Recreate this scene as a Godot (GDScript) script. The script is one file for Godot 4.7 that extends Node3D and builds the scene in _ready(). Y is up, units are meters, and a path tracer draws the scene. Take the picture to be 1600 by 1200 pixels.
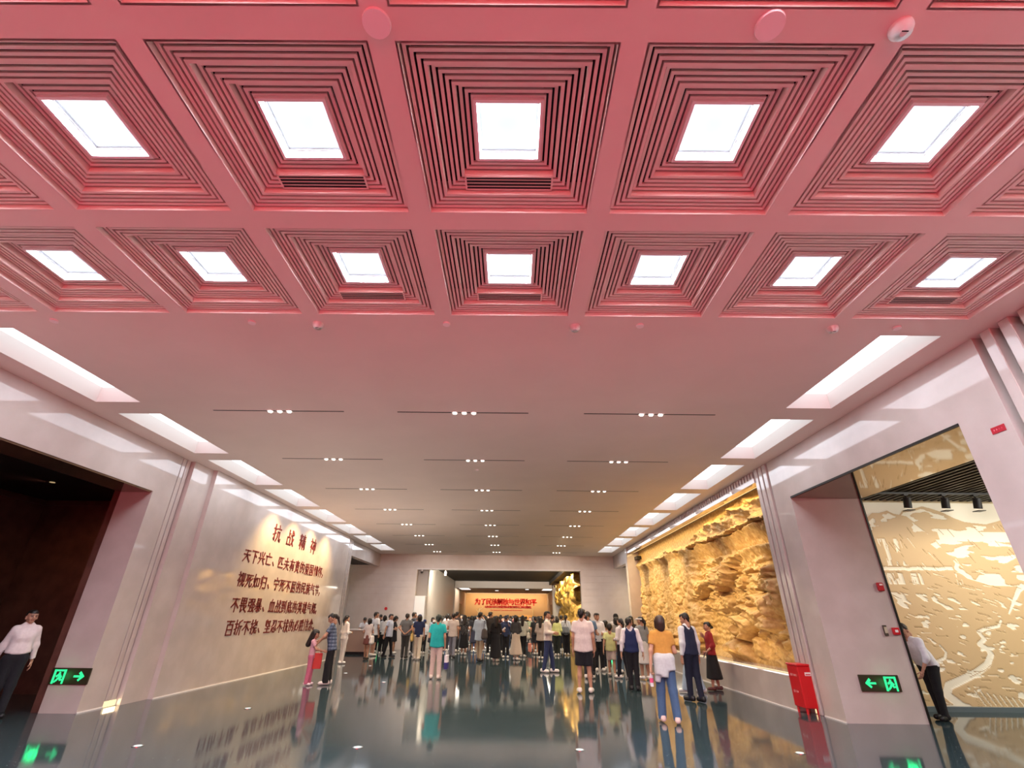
extends Node3D
# A long exhibition hall: coffered ceiling over the entrance, marble walls with wide portals, an inscription,
# a rock relief, a polished dark floor and a crowd in front of a far orange sign wall. Metres, y up.

const EYE := 1.6
const CEIL := 4.9
const XL := -7.72      # face of the left wall
const XR := 5.9        # face of the right wall
const ZEND := -29.5    # end wall of the hall

# light levels
const E_COFFER := 6.2
const E_TROUGH := 2.1
const E_SPOT := 8.0
const E_TEXT := 11.0
const E_RELIEF := 1.6
const E_ADDED_UPLIGHT := 2.6
const E_ACCENT := 34.0
const E_MURAL := 0.84
const E_UNSEEN_SCREEN := 60.0
const E_FAR := 22.0
const EXPOSURE := 1.12

var used := {}
var mats := {}
var rng := RandomNumberGenerator.new()

func _ready() -> void:
	rng.seed = 7
	# camera
	var cam := Camera3D.new()
	cam.name = "camera"
	cam.fov = rad_to_deg(2.0 * atan(600.0 / 742.0))
	cam.near = 0.05
	cam.far = 200.0
	cam.transform = Transform3D(Basis(Vector3.UP, 0.0044) * Basis(Vector3.RIGHT, 0.458) * Basis(Vector3.BACK, 0.011), Vector3(0, EYE, 0))
	add_child(cam)
	cam.current = true
	# environment
	var we := WorldEnvironment.new()
	we.name = "environment"
	var env := Environment.new()
	env.background_mode = Environment.BG_COLOR
	env.background_color = Color(0, 0, 0)
	env.tonemap_mode = Environment.TONE_MAPPER_LINEAR
	env.tonemap_exposure = EXPOSURE
	env.sdfgi_enabled = true
	env.ssao_enabled = true
	env.ssil_enabled = true
	we.environment = env
	add_child(we)
	make_materials()
	structure()
	ceiling()
	portals()
	inscription()
	relief_wall()
	mural_room()
	far_rooms()
	small_fittings()
	people()
	crowd()

# ---------------------------------------------------------------- naming and tagging
func numbered(n: String) -> String:
	if used.has(n):
		used[n] += 1
		return "%s_%03d" % [n, used[n]]
	used[n] = 0
	return n

func tag(o: Node, label: String, category: String, group := "") -> Node:
	o.set_meta("label", label)
	o.set_meta("category", category)
	if group != "":
		o.set_meta("group", group)
	return o

func thing(called: String, label: String, category: String, at := Vector3.ZERO, turn := 0.0, group := "") -> Node3D:
	var o := Node3D.new()
	o.name = numbered(called)
	add_child(o)
	o.position = at
	o.rotation.y = turn
	tag(o, label, category, group)
	return o

func put(called: String, mesh: Mesh, m: Material, parent: Node = null, at := Vector3.ZERO) -> MeshInstance3D:
	var o := MeshInstance3D.new()
	o.mesh = mesh
	o.material_override = m
	o.position = at
	if parent == null:
		o.name = numbered(called)
		add_child(o)
	else:
		o.name = called
		parent.add_child(o, true)
	return o

func obj(called: String, st: SurfaceTool, m: Material, parent: Node = null, at := Vector3.ZERO) -> MeshInstance3D:
	return put(called, st.commit(), m, parent, at)

func struct(called: String, st: SurfaceTool, m: Material, label := "") -> MeshInstance3D:
	var o := obj(called, st, m)
	o.set_meta("kind", "structure")
	if label != "":
		o.set_meta("label", label)
	return o

func copy(src: Node3D, label: String, at: Vector3, turn := 0.0, group := "") -> Node3D:
	var c: Node3D = src.duplicate()
	var base := String(src.name)
	var cut := RegEx.create_from_string("_\\d+$")
	c.name = numbered(cut.sub(base, ""))
	add_child(c)
	c.position = at
	c.rotation.y = turn
	c.set_meta("label", label)
	if group != "":
		c.set_meta("group", group)
	return c

# ---------------------------------------------------------------- shapes
func tool() -> SurfaceTool:
	var st := SurfaceTool.new()
	st.begin(Mesh.PRIMITIVE_TRIANGLES)
	return st

func tri(st: SurfaceTool, a: Vector3, b: Vector3, c: Vector3, n: Vector3) -> void:
	if (b - a).cross(c - a).dot(n) > 0.0:
		var t := b
		b = c
		c = t
	for v: Vector3 in [a, b, c]:
		st.set_normal(n)
		st.add_vertex(v)

func quad(st: SurfaceTool, a: Vector3, b: Vector3, c: Vector3, d: Vector3, n: Vector3) -> void:
	tri(st, a, b, c, n)
	tri(st, a, c, d, n)

func bx(st: SurfaceTool, lo: Vector3, hi: Vector3) -> void:
	for ax in 3:
		var u := (ax + 1) % 3
		var v := (ax + 2) % 3
		for s in 2:
			var p := []
			for k: Vector2i in [Vector2i(0, 0), Vector2i(1, 0), Vector2i(1, 1), Vector2i(0, 1)]:
				var q := Vector3.ZERO
				q[ax] = hi[ax] if s else lo[ax]
				q[u] = hi[u] if k.x else lo[u]
				q[v] = hi[v] if k.y else lo[v]
				p.append(q)
			var n := Vector3.ZERO
			n[ax] = 1.0 if s else -1.0
			quad(st, p[0], p[1], p[2], p[3], n)

# box with chamfered edges
func cbx(st: SurfaceTool, lo: Vector3, hi: Vector3, r: float) -> void:
	var c := (lo + hi) * 0.5
	var h := (hi - lo) * 0.5
	var pt := func(sx: float, sy: float, sz: float, ax: int) -> Vector3:
		var q := Vector3(sx * (h.x - r), sy * (h.y - r), sz * (h.z - r))
		q[ax] = [sx, sy, sz][ax] * h[ax]
		return c + q
	for ax in 3:
		var u := (ax + 1) % 3
		var v := (ax + 2) % 3
		for s: float in [-1.0, 1.0]:
			var p := []
			for k: Vector2 in [Vector2(-1, -1), Vector2(1, -1), Vector2(1, 1), Vector2(-1, 1)]:
				var q := Vector3.ZERO
				q[ax] = s
				q[u] = k.x
				q[v] = k.y
				p.append(pt.call(q.x, q.y, q.z, ax))
			var n := Vector3.ZERO
			n[ax] = s
			quad(st, p[0], p[1], p[2], p[3], n)
			for s2: float in [-1.0, 1.0]:
				# edge between face ax and face u
				var e := Vector3.ZERO
				e[ax] = s
				e[u] = s2
				var e0 := e
				var e1 := e
				e0[v] = -1.0
				e1[v] = 1.0
				quad(st, pt.call(e0.x, e0.y, e0.z, ax), pt.call(e1.x, e1.y, e1.z, ax), pt.call(e1.x, e1.y, e1.z, u), pt.call(e0.x, e0.y, e0.z, u), e.normalized())
	for sx: float in [-1.0, 1.0]:
		for sy: float in [-1.0, 1.0]:
			for sz: float in [-1.0, 1.0]:
				tri(st, pt.call(sx, sy, sz, 0), pt.call(sx, sy, sz, 1), pt.call(sx, sy, sz, 2), Vector3(sx, sy, sz).normalized())

func frame_of(d: Vector3) -> Basis:
	var z := d.normalized()
	var x := (Vector3.UP if absf(z.y) < 0.9 else Vector3.RIGHT).cross(z).normalized()
	return Basis(x, z.cross(x), z)

func cyl(st: SurfaceTool, a: Vector3, b: Vector3, ra: float, rb: float, seg := 16, caps := true) -> void:
	var f := frame_of(b - a)
	for i in seg:
		var t0 := TAU * i / seg
		var t1 := TAU * (i + 1) / seg
		var d0 := f.x * cos(t0) + f.y * sin(t0)
		var d1 := f.x * cos(t1) + f.y * sin(t1)
		var p := [a + d0 * ra, b + d0 * rb, b + d1 * rb, a + d1 * ra]
		var flip: bool = (p[1] - p[0]).cross(p[2] - p[0]).dot(d0) > 0.0
		for k: int in ([0, 2, 1, 0, 3, 2] if flip else [0, 1, 2, 0, 2, 3]):
			st.set_normal(d0 if k < 2 else d1)
			st.add_vertex(p[k])
		if caps:
			tri(st, a, a + d0 * ra, a + d1 * ra, -f.z)
			tri(st, b, b + d0 * rb, b + d1 * rb, f.z)

# profile [radius, height] turned round the y axis
func lathe(st: SurfaceTool, prof: Array, seg := 20, at := Vector3.ZERO) -> void:
	for j in prof.size() - 1:
		cyl(st, at + Vector3(0, prof[j][1], 0), at + Vector3(0, maxf(prof[j + 1][1], prof[j][1] + 0.0001) if prof[j + 1][1] >= prof[j][1] else prof[j + 1][1], 0), maxf(prof[j][0], 0.0004), maxf(prof[j + 1][0], 0.0004), seg, j == 0 or j == prof.size() - 2)

# square ring lying flat: outer half width ro, inner ri, from y0 to y1
func ring(st: SurfaceTool, ro: float, ri: float, y0: float, y1: float) -> void:
	for k in 4:
		var a := Basis(Vector3.UP, k * PI / 2)
		var p := func(x: float, y: float, z: float) -> Vector3: return a * Vector3(x, y, z)
		quad(st, p.call(-ro, y0, ro), p.call(ro, y0, ro), p.call(ri, y0, ri), p.call(-ri, y0, ri), Vector3.DOWN)
		quad(st, p.call(-ro, y1, ro), p.call(ro, y1, ro), p.call(ri, y1, ri), p.call(-ri, y1, ri), Vector3.UP)
		quad(st, p.call(-ro, y0, ro), p.call(ro, y0, ro), p.call(ro, y1, ro), p.call(-ro, y1, ro), a * Vector3.BACK)
		quad(st, p.call(-ri, y0, ri), p.call(ri, y0, ri), p.call(ri, y1, ri), p.call(-ri, y1, ri), a * Vector3.FORWARD)

# ---------------------------------------------------------------- materials
func noise_tex(freq: float, ramp: Array, size := 512, oct := 4, kind := FastNoiseLite.TYPE_SIMPLEX_SMOOTH, bump := false, sd := 3) -> NoiseTexture2D:
	var n := FastNoiseLite.new()
	n.noise_type = kind
	n.frequency = freq
	n.fractal_octaves = oct
	n.seed = sd
	var t := NoiseTexture2D.new()
	t.width = size
	t.height = size
	t.seamless = true
	t.noise = n
	if bump:
		t.as_normal_map = true
		t.bump_strength = 6.0
	else:
		var g := Gradient.new()
		g.offsets = PackedFloat32Array(ramp.map(func(r): return r[0]))
		g.colors = PackedColorArray(ramp.map(func(r): return r[1]))
		t.color_ramp = g
	return t

func plain(c: Color, rough := 0.6, metal := 0.0) -> StandardMaterial3D:
	var key := "%s %.2f %.2f" % [c.to_html(), rough, metal]
	if not mats.has(key):
		var m := StandardMaterial3D.new()
		m.albedo_color = c
		m.roughness = rough
		m.metallic = metal
		mats[key] = m
	return mats[key]

func hexc(h: String) -> Color:
	return Color.html(h)

func cloth(c: Color) -> StandardMaterial3D:
	var key := "cloth" + c.to_html()
	if not mats.has(key):
		var m := StandardMaterial3D.new()
		m.albedo_color = c
		m.roughness = 0.9
		m.albedo_texture = mats.weave
		m.uv1_triplanar = true
		m.uv1_scale = Vector3(2, 2, 2)
		m.rim_enabled = true
		m.rim = 0.25
		m.rim_tint = 0.6
		mats[key] = m
	return mats[key]

func glow(c: Color, strength: float) -> StandardMaterial3D:
	var key := "glow %s %.2f" % [c.to_html(), strength]
	if not mats.has(key):
		var m := StandardMaterial3D.new()
		m.albedo_color = Color(c.r * 0.3, c.g * 0.3, c.b * 0.3)
		m.emission_enabled = true
		m.emission = c
		m.emission_energy_multiplier = strength
		mats[key] = m
	return mats[key]

func tex_mat(t: Texture2D, scale: float, rough: float, tint := Color.WHITE, world := true) -> StandardMaterial3D:
	var m := StandardMaterial3D.new()
	m.albedo_color = tint
	m.albedo_texture = t
	m.roughness = rough
	m.uv1_triplanar = true
	m.uv1_world_triplanar = world
	m.uv1_scale = Vector3.ONE * scale
	return m

func make_materials() -> void:
	mats.weave = noise_tex(0.06, [[0.0, Color(0.92, 0.92, 0.92)], [1.0, Color.WHITE]], 128, 3)
	mats.paint = tex_mat(noise_tex(0.01, [[0.0, hexc("e0d0c8")], [1.0, hexc("e6d6ce")]], 256, 3), 0.2, 0.75)
	mats.marble = tex_mat(noise_tex(0.012, [[0.0, hexc("b9afa7")], [0.45, hexc("beb4ad")], [0.6, hexc("c1b7b0")], [1.0, hexc("c6bdb7")]], 512, 5), 0.2, 0.06)
	mats.marble_jamb = tex_mat(noise_tex(0.012, [[0.0, hexc("a3948c")], [0.5, hexc("b3a69e")], [1.0, hexc("c0b3ab")]], 256, 5, FastNoiseLite.TYPE_SIMPLEX_SMOOTH, false, 9), 0.12, 0.35)
	mats.stone = tex_mat(noise_tex(0.02, [[0.0, hexc("d6cbc1")], [0.5, hexc("dad0c7")], [1.0, hexc("ded5cd")]], 256, 4), 0.3, 0.55)
	mats.soffit = plain(hexc("8f7d6c"), 0.05, 0.85)
	mats.dark_wood = tex_mat(noise_tex(0.02, [[0.0, hexc("50302a")], [0.5, hexc("643f35")], [1.0, hexc("704a3d")]], 256, 4), 0.4, 0.5)
	mats.black = plain(hexc("101012"), 0.5)
	mats.dark_metal = plain(hexc("26241f"), 0.4, 0.5)
	mats.slat = plain(hexc("e0d0c6"), 0.6)
	mats.coffer_dark = plain(hexc("1c1618"), 0.9)
	mats.white = plain(hexc("e6e3df"), 0.5)
	mats.trough = plain(hexc("e2dedb"), 0.7)
	mats.panel_light = glow(hexc("e9f2ff"), 0.74)
	mats.trough_light = glow(hexc("fbfcff"), 1.7)
	mats.lens = glow(hexc("fff6ea"), 4.0)
	mats.carpet = tex_mat(noise_tex(0.2, [[0.0, hexc("6e1c2e")], [1.0, hexc("782234")]], 256, 3), 1.0, 0.95)
	mats.text_red = plain(hexc("6a1410"), 0.5)
	mats.sign_red = plain(hexc("d3181b"), 0.45)
	mats.skin = plain(hexc("c08f74"), 0.55)
	mats.skin_vertex = StandardMaterial3D.new()
	mats.skin_vertex.vertex_color_use_as_albedo = true
	mats.skin_vertex.roughness = 0.55
	# floor: dark blue-green terrazzo with pale chips
	var im := Image.create(1024, 1024, false, Image.FORMAT_RGB8)
	im.fill(hexc("334246"))
	for i in 9000:
		var s := rng.randi_range(1, 3)
		var v := rng.randf()
		var c := hexc("27343a").lerp(hexc("485a5e"), rng.randf())
		if v > 0.93:
			c = hexc("a9b0aa").lerp(hexc("efeee2"), rng.randf())
			s = rng.randi_range(1, 3)
		elif v > 0.75:
			c = hexc("5d6a68")
			s = rng.randi_range(1, 2)
		im.fill_rect(Rect2i(rng.randi_range(0, 1020), rng.randi_range(0, 1020), s, rng.randi_range(1, 3)), c)
	mats.floor = tex_mat(ImageTexture.create_from_image(im), 0.32, 0.09)
	mats.floor.roughness_texture = noise_tex(0.01, [[0.0, Color(0.7, 0.7, 0.7)], [1.0, Color(1, 1, 1)]], 256, 4)
	mats.floor.roughness = 0.085
	# gold-coloured rock
	mats.gold_rock = tex_mat(noise_tex(0.03, [[0.0, hexc("9c7b48")], [0.45, hexc("c09c60")], [0.7, hexc("cfb078")], [1.0, hexc("dec498")]], 512, 5), 0.5, 0.55)
	mats.gold_rock_dark = tex_mat(noise_tex(0.03, [[0.0, hexc("6d4f1c")], [0.5, hexc("a07a33")], [1.0, hexc("d2b060")]], 256, 5), 0.5, 0.4)
	mats.gold_rock_dark.roughness = 0.5
	# plaid shirt
	var pl := Image.create(64, 64, false, Image.FORMAT_RGB8)
	for y in 64:
		for x in 64:
			var c := hexc("3b4e6b")
			if x % 32 < 12: c = c.lerp(hexc("aeb9c8"), 0.45)
			if y % 32 < 12: c = c.lerp(hexc("1d2740"), 0.55)
			if x % 32 == 20 or y % 32 == 20: c = hexc("c9cfd6")
			pl.set_pixel(x, y, c)
	mats.plaid = tex_mat(ImageTexture.create_from_image(pl), 6.0, 0.9, Color.WHITE, false)
	var fl := Image.create(64, 64, false, Image.FORMAT_RGB8)
	fl.fill(hexc("17181d"))
	for i in 60:
		fl.fill_rect(Rect2i(rng.randi_range(0, 60), rng.randi_range(0, 60), rng.randi_range(1, 4), rng.randi_range(1, 4)), hexc("b9b4ae"))
	mats.flowered = tex_mat(ImageTexture.create_from_image(fl), 4.0, 0.9, Color.WHITE, false)

# ---------------------------------------------------------------- lights
func area_light(parent: Node, at: Vector3, towards: Vector3, size: Vector2, c: Color, energy: float) -> AreaLight3D:
	var l := AreaLight3D.new()
	l.name = "light"
	l.area_size = size
	l.area_normalize_energy = true
	l.light_color = c
	l.light_energy = energy
	l.area_range = 60.0
	l.area_attenuation = 2.0
	l.shadow_enabled = true
	parent.add_child(l, true)
	var b := frame_of(-towards)
	if absf(towards.y) > 0.9:
		b = Basis(Vector3.RIGHT, -PI / 2 if towards.y < 0 else PI / 2)
	l.transform = Transform3D(b, at)
	return l

func spot_light(parent: Node, at: Vector3, towards: Vector3, angle: float, c: Color, energy: float, size := 0.06, soft := 0.6) -> SpotLight3D:
	var l := SpotLight3D.new()
	l.name = "light"
	l.spot_angle = angle
	l.spot_angle_attenuation = soft
	l.light_color = c
	l.light_energy = energy
	l.light_size = size
	l.spot_range = 40.0
	l.spot_attenuation = 2.0
	l.shadow_enabled = true
	parent.add_child(l, true)
	l.transform = Transform3D(frame_of(-towards), at)
	return l

func omni_light(parent: Node, at: Vector3, c: Color, energy: float, size := 0.05) -> OmniLight3D:
	var l := OmniLight3D.new()
	l.name = "light"
	l.light_color = c
	l.light_energy = energy
	l.light_size = size
	l.omni_range = 30.0
	l.omni_attenuation = 2.0
	l.shadow_enabled = true
	parent.add_child(l, true)
	l.position = at
	return l

# ---------------------------------------------------------------- setting
func boxes(list: Array) -> SurfaceTool:
	var st := tool()
	for b: Array in list:
		bx(st, Vector3(b[0], b[2], b[4]), Vector3(b[1], b[3], b[5]))
	return st

func slat_row(parent: Node, m: Material, n: int, lo: Vector3, hi: Vector3, step: Vector3) -> void:
	var st := tool()
	cbx(st, lo, hi, 0.008)
	var mesh := st.commit()
	for i in n:
		put("slat", mesh, m, parent, step * i)

func structure() -> void:
	var marble: Material = mats.marble
	struct("floor", boxes([[-17, 17, -0.2, 0.0, -66, 16.6]]), mats.floor, "polished dark blue-green terrazzo floor with pale chips")
	var cp := tool()
	cbx(cp, Vector3(-7.2, 0.0, -5.6), Vector3(5.5, 0.012, 9.2), 0.005)  # unseen carpet put in for its red bounce on the ceiling
	tag(obj("carpet", cp, mats.carpet), "unseen wide red carpet laid over the entrance end of the dark floor", "carpet")

	# left wall
	var wl := struct("wall_left", boxes([
		[XL - 0.68, XL, 0, CEIL, -6.6, 16.6], [XL - 0.68, XL, 3.97, CEIL, -10.15, -6.6], [XL - 0.68, XL, 0, CEIL, -10.75, -10.15],
		[XL - 0.68, XL - 0.07, 0, CEIL, -11.1, -10.75], [XL - 0.68, XL + 0.09, 0, CEIL, -11.85, -11.08], [XL - 0.68, XL + 0.2, 0, CEIL, -22.9, -11.85],
		[XL - 0.68, XL - 0.02, 0, CEIL, -23.9, -22.9], [XL - 0.3, XL, 4.22, CEIL, ZEND, -23.9]]), marble, "pale polished marble wall on the inscription side of the hall")
	for k in 2:
		slat_row(wl, marble, 1, Vector3(XL - 0.07, 0.1, -10.9 - 0.15 * k), Vector3(XL, CEIL, -10.78 - 0.15 * k), Vector3.ZERO)
	slat_row(wl, marble, 5, Vector3(XL - 0.02, 0, -23.1), Vector3(XL + 0.1, CEIL, -22.98), Vector3(0, 0, -0.18))
	# right wall
	var wr := struct("wall_right", boxes([
		[XR, XR + 1.46, 0, CEIL, -2.2, 16.6], [XR + 0.14, XR + 1.46, 0, CEIL, -5.24, -2.2], [XR, XR + 1.46, 0, CEIL, -5.88, -5.24],
		[XR, XR + 1.46, 3.97, CEIL, -10.1, -5.88], [XR, XR + 1.46, 0, CEIL, -10.75, -10.1], [XR + 0.1, XR + 1.46, 0, CEIL, -11.4, -10.75],
		[6.95, XR + 1.46, 0, CEIL, -25.9, -11.4], [XR + 0.08, 6.95, 4.72, CEIL, -25.9, -11.4], [XR - 0.05, 6.08, 4.6, 4.72, -25.9, -11.38],
		[XR - 0.08, 6.95, 0, CEIL, -25.95, -25.55], [XR, XR + 0.3, 4.22, CEIL, ZEND, -25.95]]), marble, "pale polished marble wall holding the golden waterfall relief")
	slat_row(wr, marble, 12, Vector3(XR, 0, -5.13), Vector3(XR + 0.14, CEIL, -4.99), Vector3(0, 0, 0.25))
	slat_row(wr, marble, 3, Vector3(XR - 0.02, 0, -10.97), Vector3(XR + 0.1, CEIL, -10.82), Vector3(0, 0, -0.205))
	slat_row(wr, marble, 87, Vector3(XR, 4.72, -11.6), Vector3(XR + 0.08, CEIL, -11.52), Vector3(0, 0, -0.162))
	var pl := tool()
	cbx(pl, Vector3(5.68, 0, -25.55), Vector3(6.95, 0.62, -11.25), 0.02)
	obj("plinth", pl, marble, wr)
	# soffits of the two near portals, polished stone
	struct("trim_1", boxes([[XR + 0.02, XR + 1.46, 3.94, 3.975, -10.09, -5.89]]), mats.soffit, "mirror-polished soffit of the portal to the mural room")
	struct("trim_2", boxes([[XL - 0.68, XL - 0.02, 3.94, 3.975, -10.14, -6.61]]), mats.soffit, "mirror-polished soffit of the portal to the dark room")
	# thin light joints along the foot of the walls
	struct("baseboard_left", boxes([[XL + 0.19, XL + 0.215, 0, 0.02, -22.9, -11.85], [XL - 0.01, XL + 0.012, 0, 0.02, -10.75, -10.15]]), mats.white)
	struct("baseboard_right", boxes([[5.665, 5.69, 0, 0.02, -25.55, -11.25], [XR - 0.012, XR + 0.01, 0, 0.02, -10.75, -10.1]]), mats.white)

	# wall behind the entrance
	struct("wall_back", boxes([[-9, 8, 0, CEIL, 16.3, 16.6]]), marble, "marble wall behind the entrance end of the hall")
	# end wall of long stone courses round a wide opening
	var we := struct("wall_end", boxes([[-9.6, -5.5, 0, CEIL + 0.5, ZEND - 0.4, ZEND - 0.03], [3.95, 8.6, 0, CEIL + 0.5, ZEND - 0.4, ZEND - 0.03],
		[-5.52, 3.97, 4.15, CEIL + 0.5, ZEND - 0.4, ZEND + 0.02]]), mats.stone, "end wall of long pale stone courses round a wide opening")
	for side: Array in [[-9.6, -5.5], [3.95, 8.6]]:
		var course := boxes([[side[0], side[1], 0.004, 0.342, ZEND - 0.03, ZEND]]).commit()
		for i in 15:
			put("panel", course, mats.stone, we, Vector3(0, 0.3465 * i, 0))
	struct("trim_3", boxes([[-5.5, 3.95, 4.08, 4.15, ZEND - 0.35, ZEND + 0.03]]), mats.white, "pale trim along the top of the end wall opening")

func ceiling() -> void:
	# slab with holes for coffers and troughs
	var holes := []
	var xs := [-9.6, 8.6]
	var zs := [16.6, ZEND]
	var cx := func(c: int) -> float: return -0.059 + 1.617 * c
	var cz := func(r: int) -> float: return -0.842 - 1.631 * r
	for r in range(-1, 3):
		for c in range(-4, 4):
			holes.append(Rect2(cx.call(c) - 0.708, cz.call(r) - 0.708, 1.416, 1.416))
	for k in 8:
		holes.append(Rect2(-7.26, -7.54 - 2.868 * k, 0.78, 2.35))
		holes.append(Rect2(4.70, -7.54 - 2.868 * k, 0.78, 2.35))
	for h: Rect2 in holes:
		for v: float in [h.position.x, h.end.x]:
			if not xs.any(func(q): return absf(q - v) < 1e-4): xs.append(v)
		for v: float in [h.position.y, h.end.y]:
			if not zs.any(func(q): return absf(q - v) < 1e-4): zs.append(v)
	xs.sort()
	zs.sort()
	var st := tool()
	for i in xs.size() - 1:
		for j in zs.size() - 1:
			var mid := Vector2((xs[i] + xs[i + 1]) / 2, (zs[j] + zs[j + 1]) / 2)
			if holes.any(func(h): return h.has_point(mid)):
				continue
			for y: float in [CEIL, CEIL + 0.06]:
				quad(st, Vector3(xs[i], y, zs[j]), Vector3(xs[i + 1], y, zs[j]), Vector3(xs[i + 1], y, zs[j + 1]), Vector3(xs[i], y, zs[j + 1]), Vector3.DOWN if y == CEIL else Vector3.UP)
	var ce := struct("ceiling", st, mats.paint, "pale painted ceiling with a coffered grid over the entrance end")
	obj("roof_slab", boxes([[-17, 17, 5.6, 5.8, -66, 16.6]]), mats.dark_metal, ce)

	# coffers
	var frames := []
	for i in 11:
		var f := tool()
		var y0: float = [0.05, 0.05, 0.05, 0.05, 0.1, 0.1, 0.1, 0.1, 0.15, 0.15, 0.15][i]
		ring(f, 0.694 - i * 0.0415, 0.694 - i * 0.0415 - 0.024, y0, y0 + (0.075 if i in [3, 7] else 0.024))
		frames.append(f.commit())
	var cas := tool()
	ring(cas, 0.722, 0.708, 0.0, 0.42)
	var casing := cas.commit()
	var bk := tool()
	bx(bk, Vector3(-0.72, 0.40, -0.72), Vector3(0.72, 0.43, 0.72))
	var back := bk.commit()
	var pf := tool()
	ring(pf, 0.262, 0.238, 0.12, 0.30)
	var pframe := pf.commit()
	var pt := tool()
	ring(pt, 0.238, 0.224, 0.2, 0.222)
	var ptrim := pt.commit()
	var lp := tool()
	bx(lp, Vector3(-0.245, 0.22, -0.245), Vector3(0.245, 0.235, 0.245))
	var lpanel := lp.commit()
	var vg := tool()
	for q: Array in [[-0.38, 0.38, -0.535, -0.52], [-0.38, 0.38, -0.4, -0.385], [-0.38, -0.365, -0.535, -0.385], [0.365, 0.38, -0.535, -0.385]]:
		bx(vg, Vector3(q[0], 0.088, q[2]), Vector3(q[1], 0.1, q[3]))
	for y in 3:
		bx(vg, Vector3(-0.365, 0.089, -0.496 + 0.034 * y), Vector3(0.365, 0.094, -0.489 + 0.034 * y))
	var vent := vg.commit()
	var vd := tool()
	bx(vd, Vector3(-0.37, 0.092, -0.53), Vector3(0.37, 0.099, -0.39))
	var vent_dark := vd.commit()
	var grey := plain(hexc("8d8f94"), 0.5)
	var rowname := {-1: "row nearest the entrance wall", 0: "second row from the entrance wall", 1: "large near row in view", 2: "far row beside the flat ceiling"}
	var ord := ["first", "second", "third", "fourth", "fifth", "sixth", "seventh", "eighth"]
	for r in range(-1, 3):
		for c in range(-4, 4):
			var has_vent := (r == 1 and c in [-1, 0]) or (r == 2 and c in [-1, 0, 3])
			var t := thing("ceiling_coffer", "lit ceiling coffer%s, %s, %s from inscription wall" % [" with vent grille" if has_vent else "", rowname[r], ord[c + 4]], "ceiling coffer", Vector3(cx.call(c), CEIL, cz.call(r)), 0.0, "ceiling coffers")
			put("casing", casing, mats.paint, t)
			put("backing", back, mats.coffer_dark, t)
			for f: Mesh in frames:
				put("slat_frame", f, mats.slat, t)
			var pfr := put("panel_frame", pframe, mats.white, t)
			put("panel_trim", ptrim, grey, pfr)
			put("light_panel", lpanel, mats.panel_light, pfr)
			if has_vent:
				var vgr := put("vent_grille", vent, mats.slat, t)
				put("vent_back", vent_dark, mats.black, vgr)
			area_light(t, Vector3(0, 0.195, 0), Vector3.DOWN, Vector2(0.44, 0.44), hexc("eaf2ff"), E_COFFER)

	# troughs of light along both walls
	for s in 2:
		for k in 8:
			var t := thing("light_trough", "recessed white ceiling light trough along the %s wall, %s from the coffers" % [["inscription", "relief"][s], ord[k]], "ceiling light", Vector3(-6.87 if s == 0 else 5.09, CEIL, -6.365 - 2.868 * k), 0.0, "light troughs beside the walls")
			var b := tool()
			bx(b, Vector3(-0.41, 0, -1.2), Vector3(-0.39, 0.34, 1.2))
			bx(b, Vector3(0.39, 0, -1.2), Vector3(0.41, 0.34, 1.2))
			bx(b, Vector3(-0.39, 0, -1.2), Vector3(0.39, 0.34, -1.175))
			bx(b, Vector3(-0.39, 0, 1.175), Vector3(0.39, 0.34, 1.2))
			obj("casing", b, mats.trough, t)
			obj("light_panel", boxes([[-0.39, 0.39, 0.28, 0.32, -1.175, 1.175]]), mats.trough_light, t)
			area_light(t, Vector3(0, 0.0, 0), Vector3.DOWN, Vector2(0.74, 2.3), hexc("ecf2ff"), E_TROUGH)

	# slot downlights: a dark slot with three lenses
	var slot := tool()
	bx(slot, Vector3(-1.2, -0.004, -0.014), Vector3(1.15, 0.02, 0.014))
	var slot_mesh := slot.commit()
	var lens := tool()
	cyl(lens, Vector3(0, -0.026, 0), Vector3(0, 0.03, 0), 0.036, 0.036, 14)
	var lens_mesh := lens.commit()
	var bez := tool()
	ring(bez, 0.052, 0.04, -0.01, 0.02)
	var bezel := bez.commit()
	for k in 8:
		for i in 3:
			var t := thing("slot_downlight", "slot downlight of three lenses, %s column, %s row from the coffers" % [["inscription side", "middle", "relief side"][i], ord[k]], "ceiling light", Vector3([-4.2, -0.885, 2.46][i], CEIL, -7.87 - 2.868 * k), 0.0, "three-lens slot downlights")
			put("slot", slot_mesh, mats.dark_metal, t)
			for j in 3:
				var bz := put("bezel", bezel, mats.white, t, Vector3(-0.17 + 0.17 * j, 0, 0))
				put("lens", lens_mesh, mats.lens, bz)
			spot_light(t, Vector3(0, -0.05, 0), Vector3.DOWN, 62.0, hexc("ffe6c6"), E_SPOT, 0.12, 0.8)
			if k in [4, 5]:      # added spots on two rows lift the end wall
				spot_light(t, Vector3(-0.17, -0.06, 0), Vector3(0, -0.27, -1.0), 21.0, hexc("fff2e6"), E_SPOT * 2.4, 0.1, 1.0)
			if i == 2 and k > 1:      # added spot per fixture brightens the relief
				spot_light(t, Vector3(0.17, -0.06, 0), Vector3(4.1, -2.4, -0.2), 24.0, hexc("ffe0a8"), E_ACCENT, 0.06, 1.0)

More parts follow.
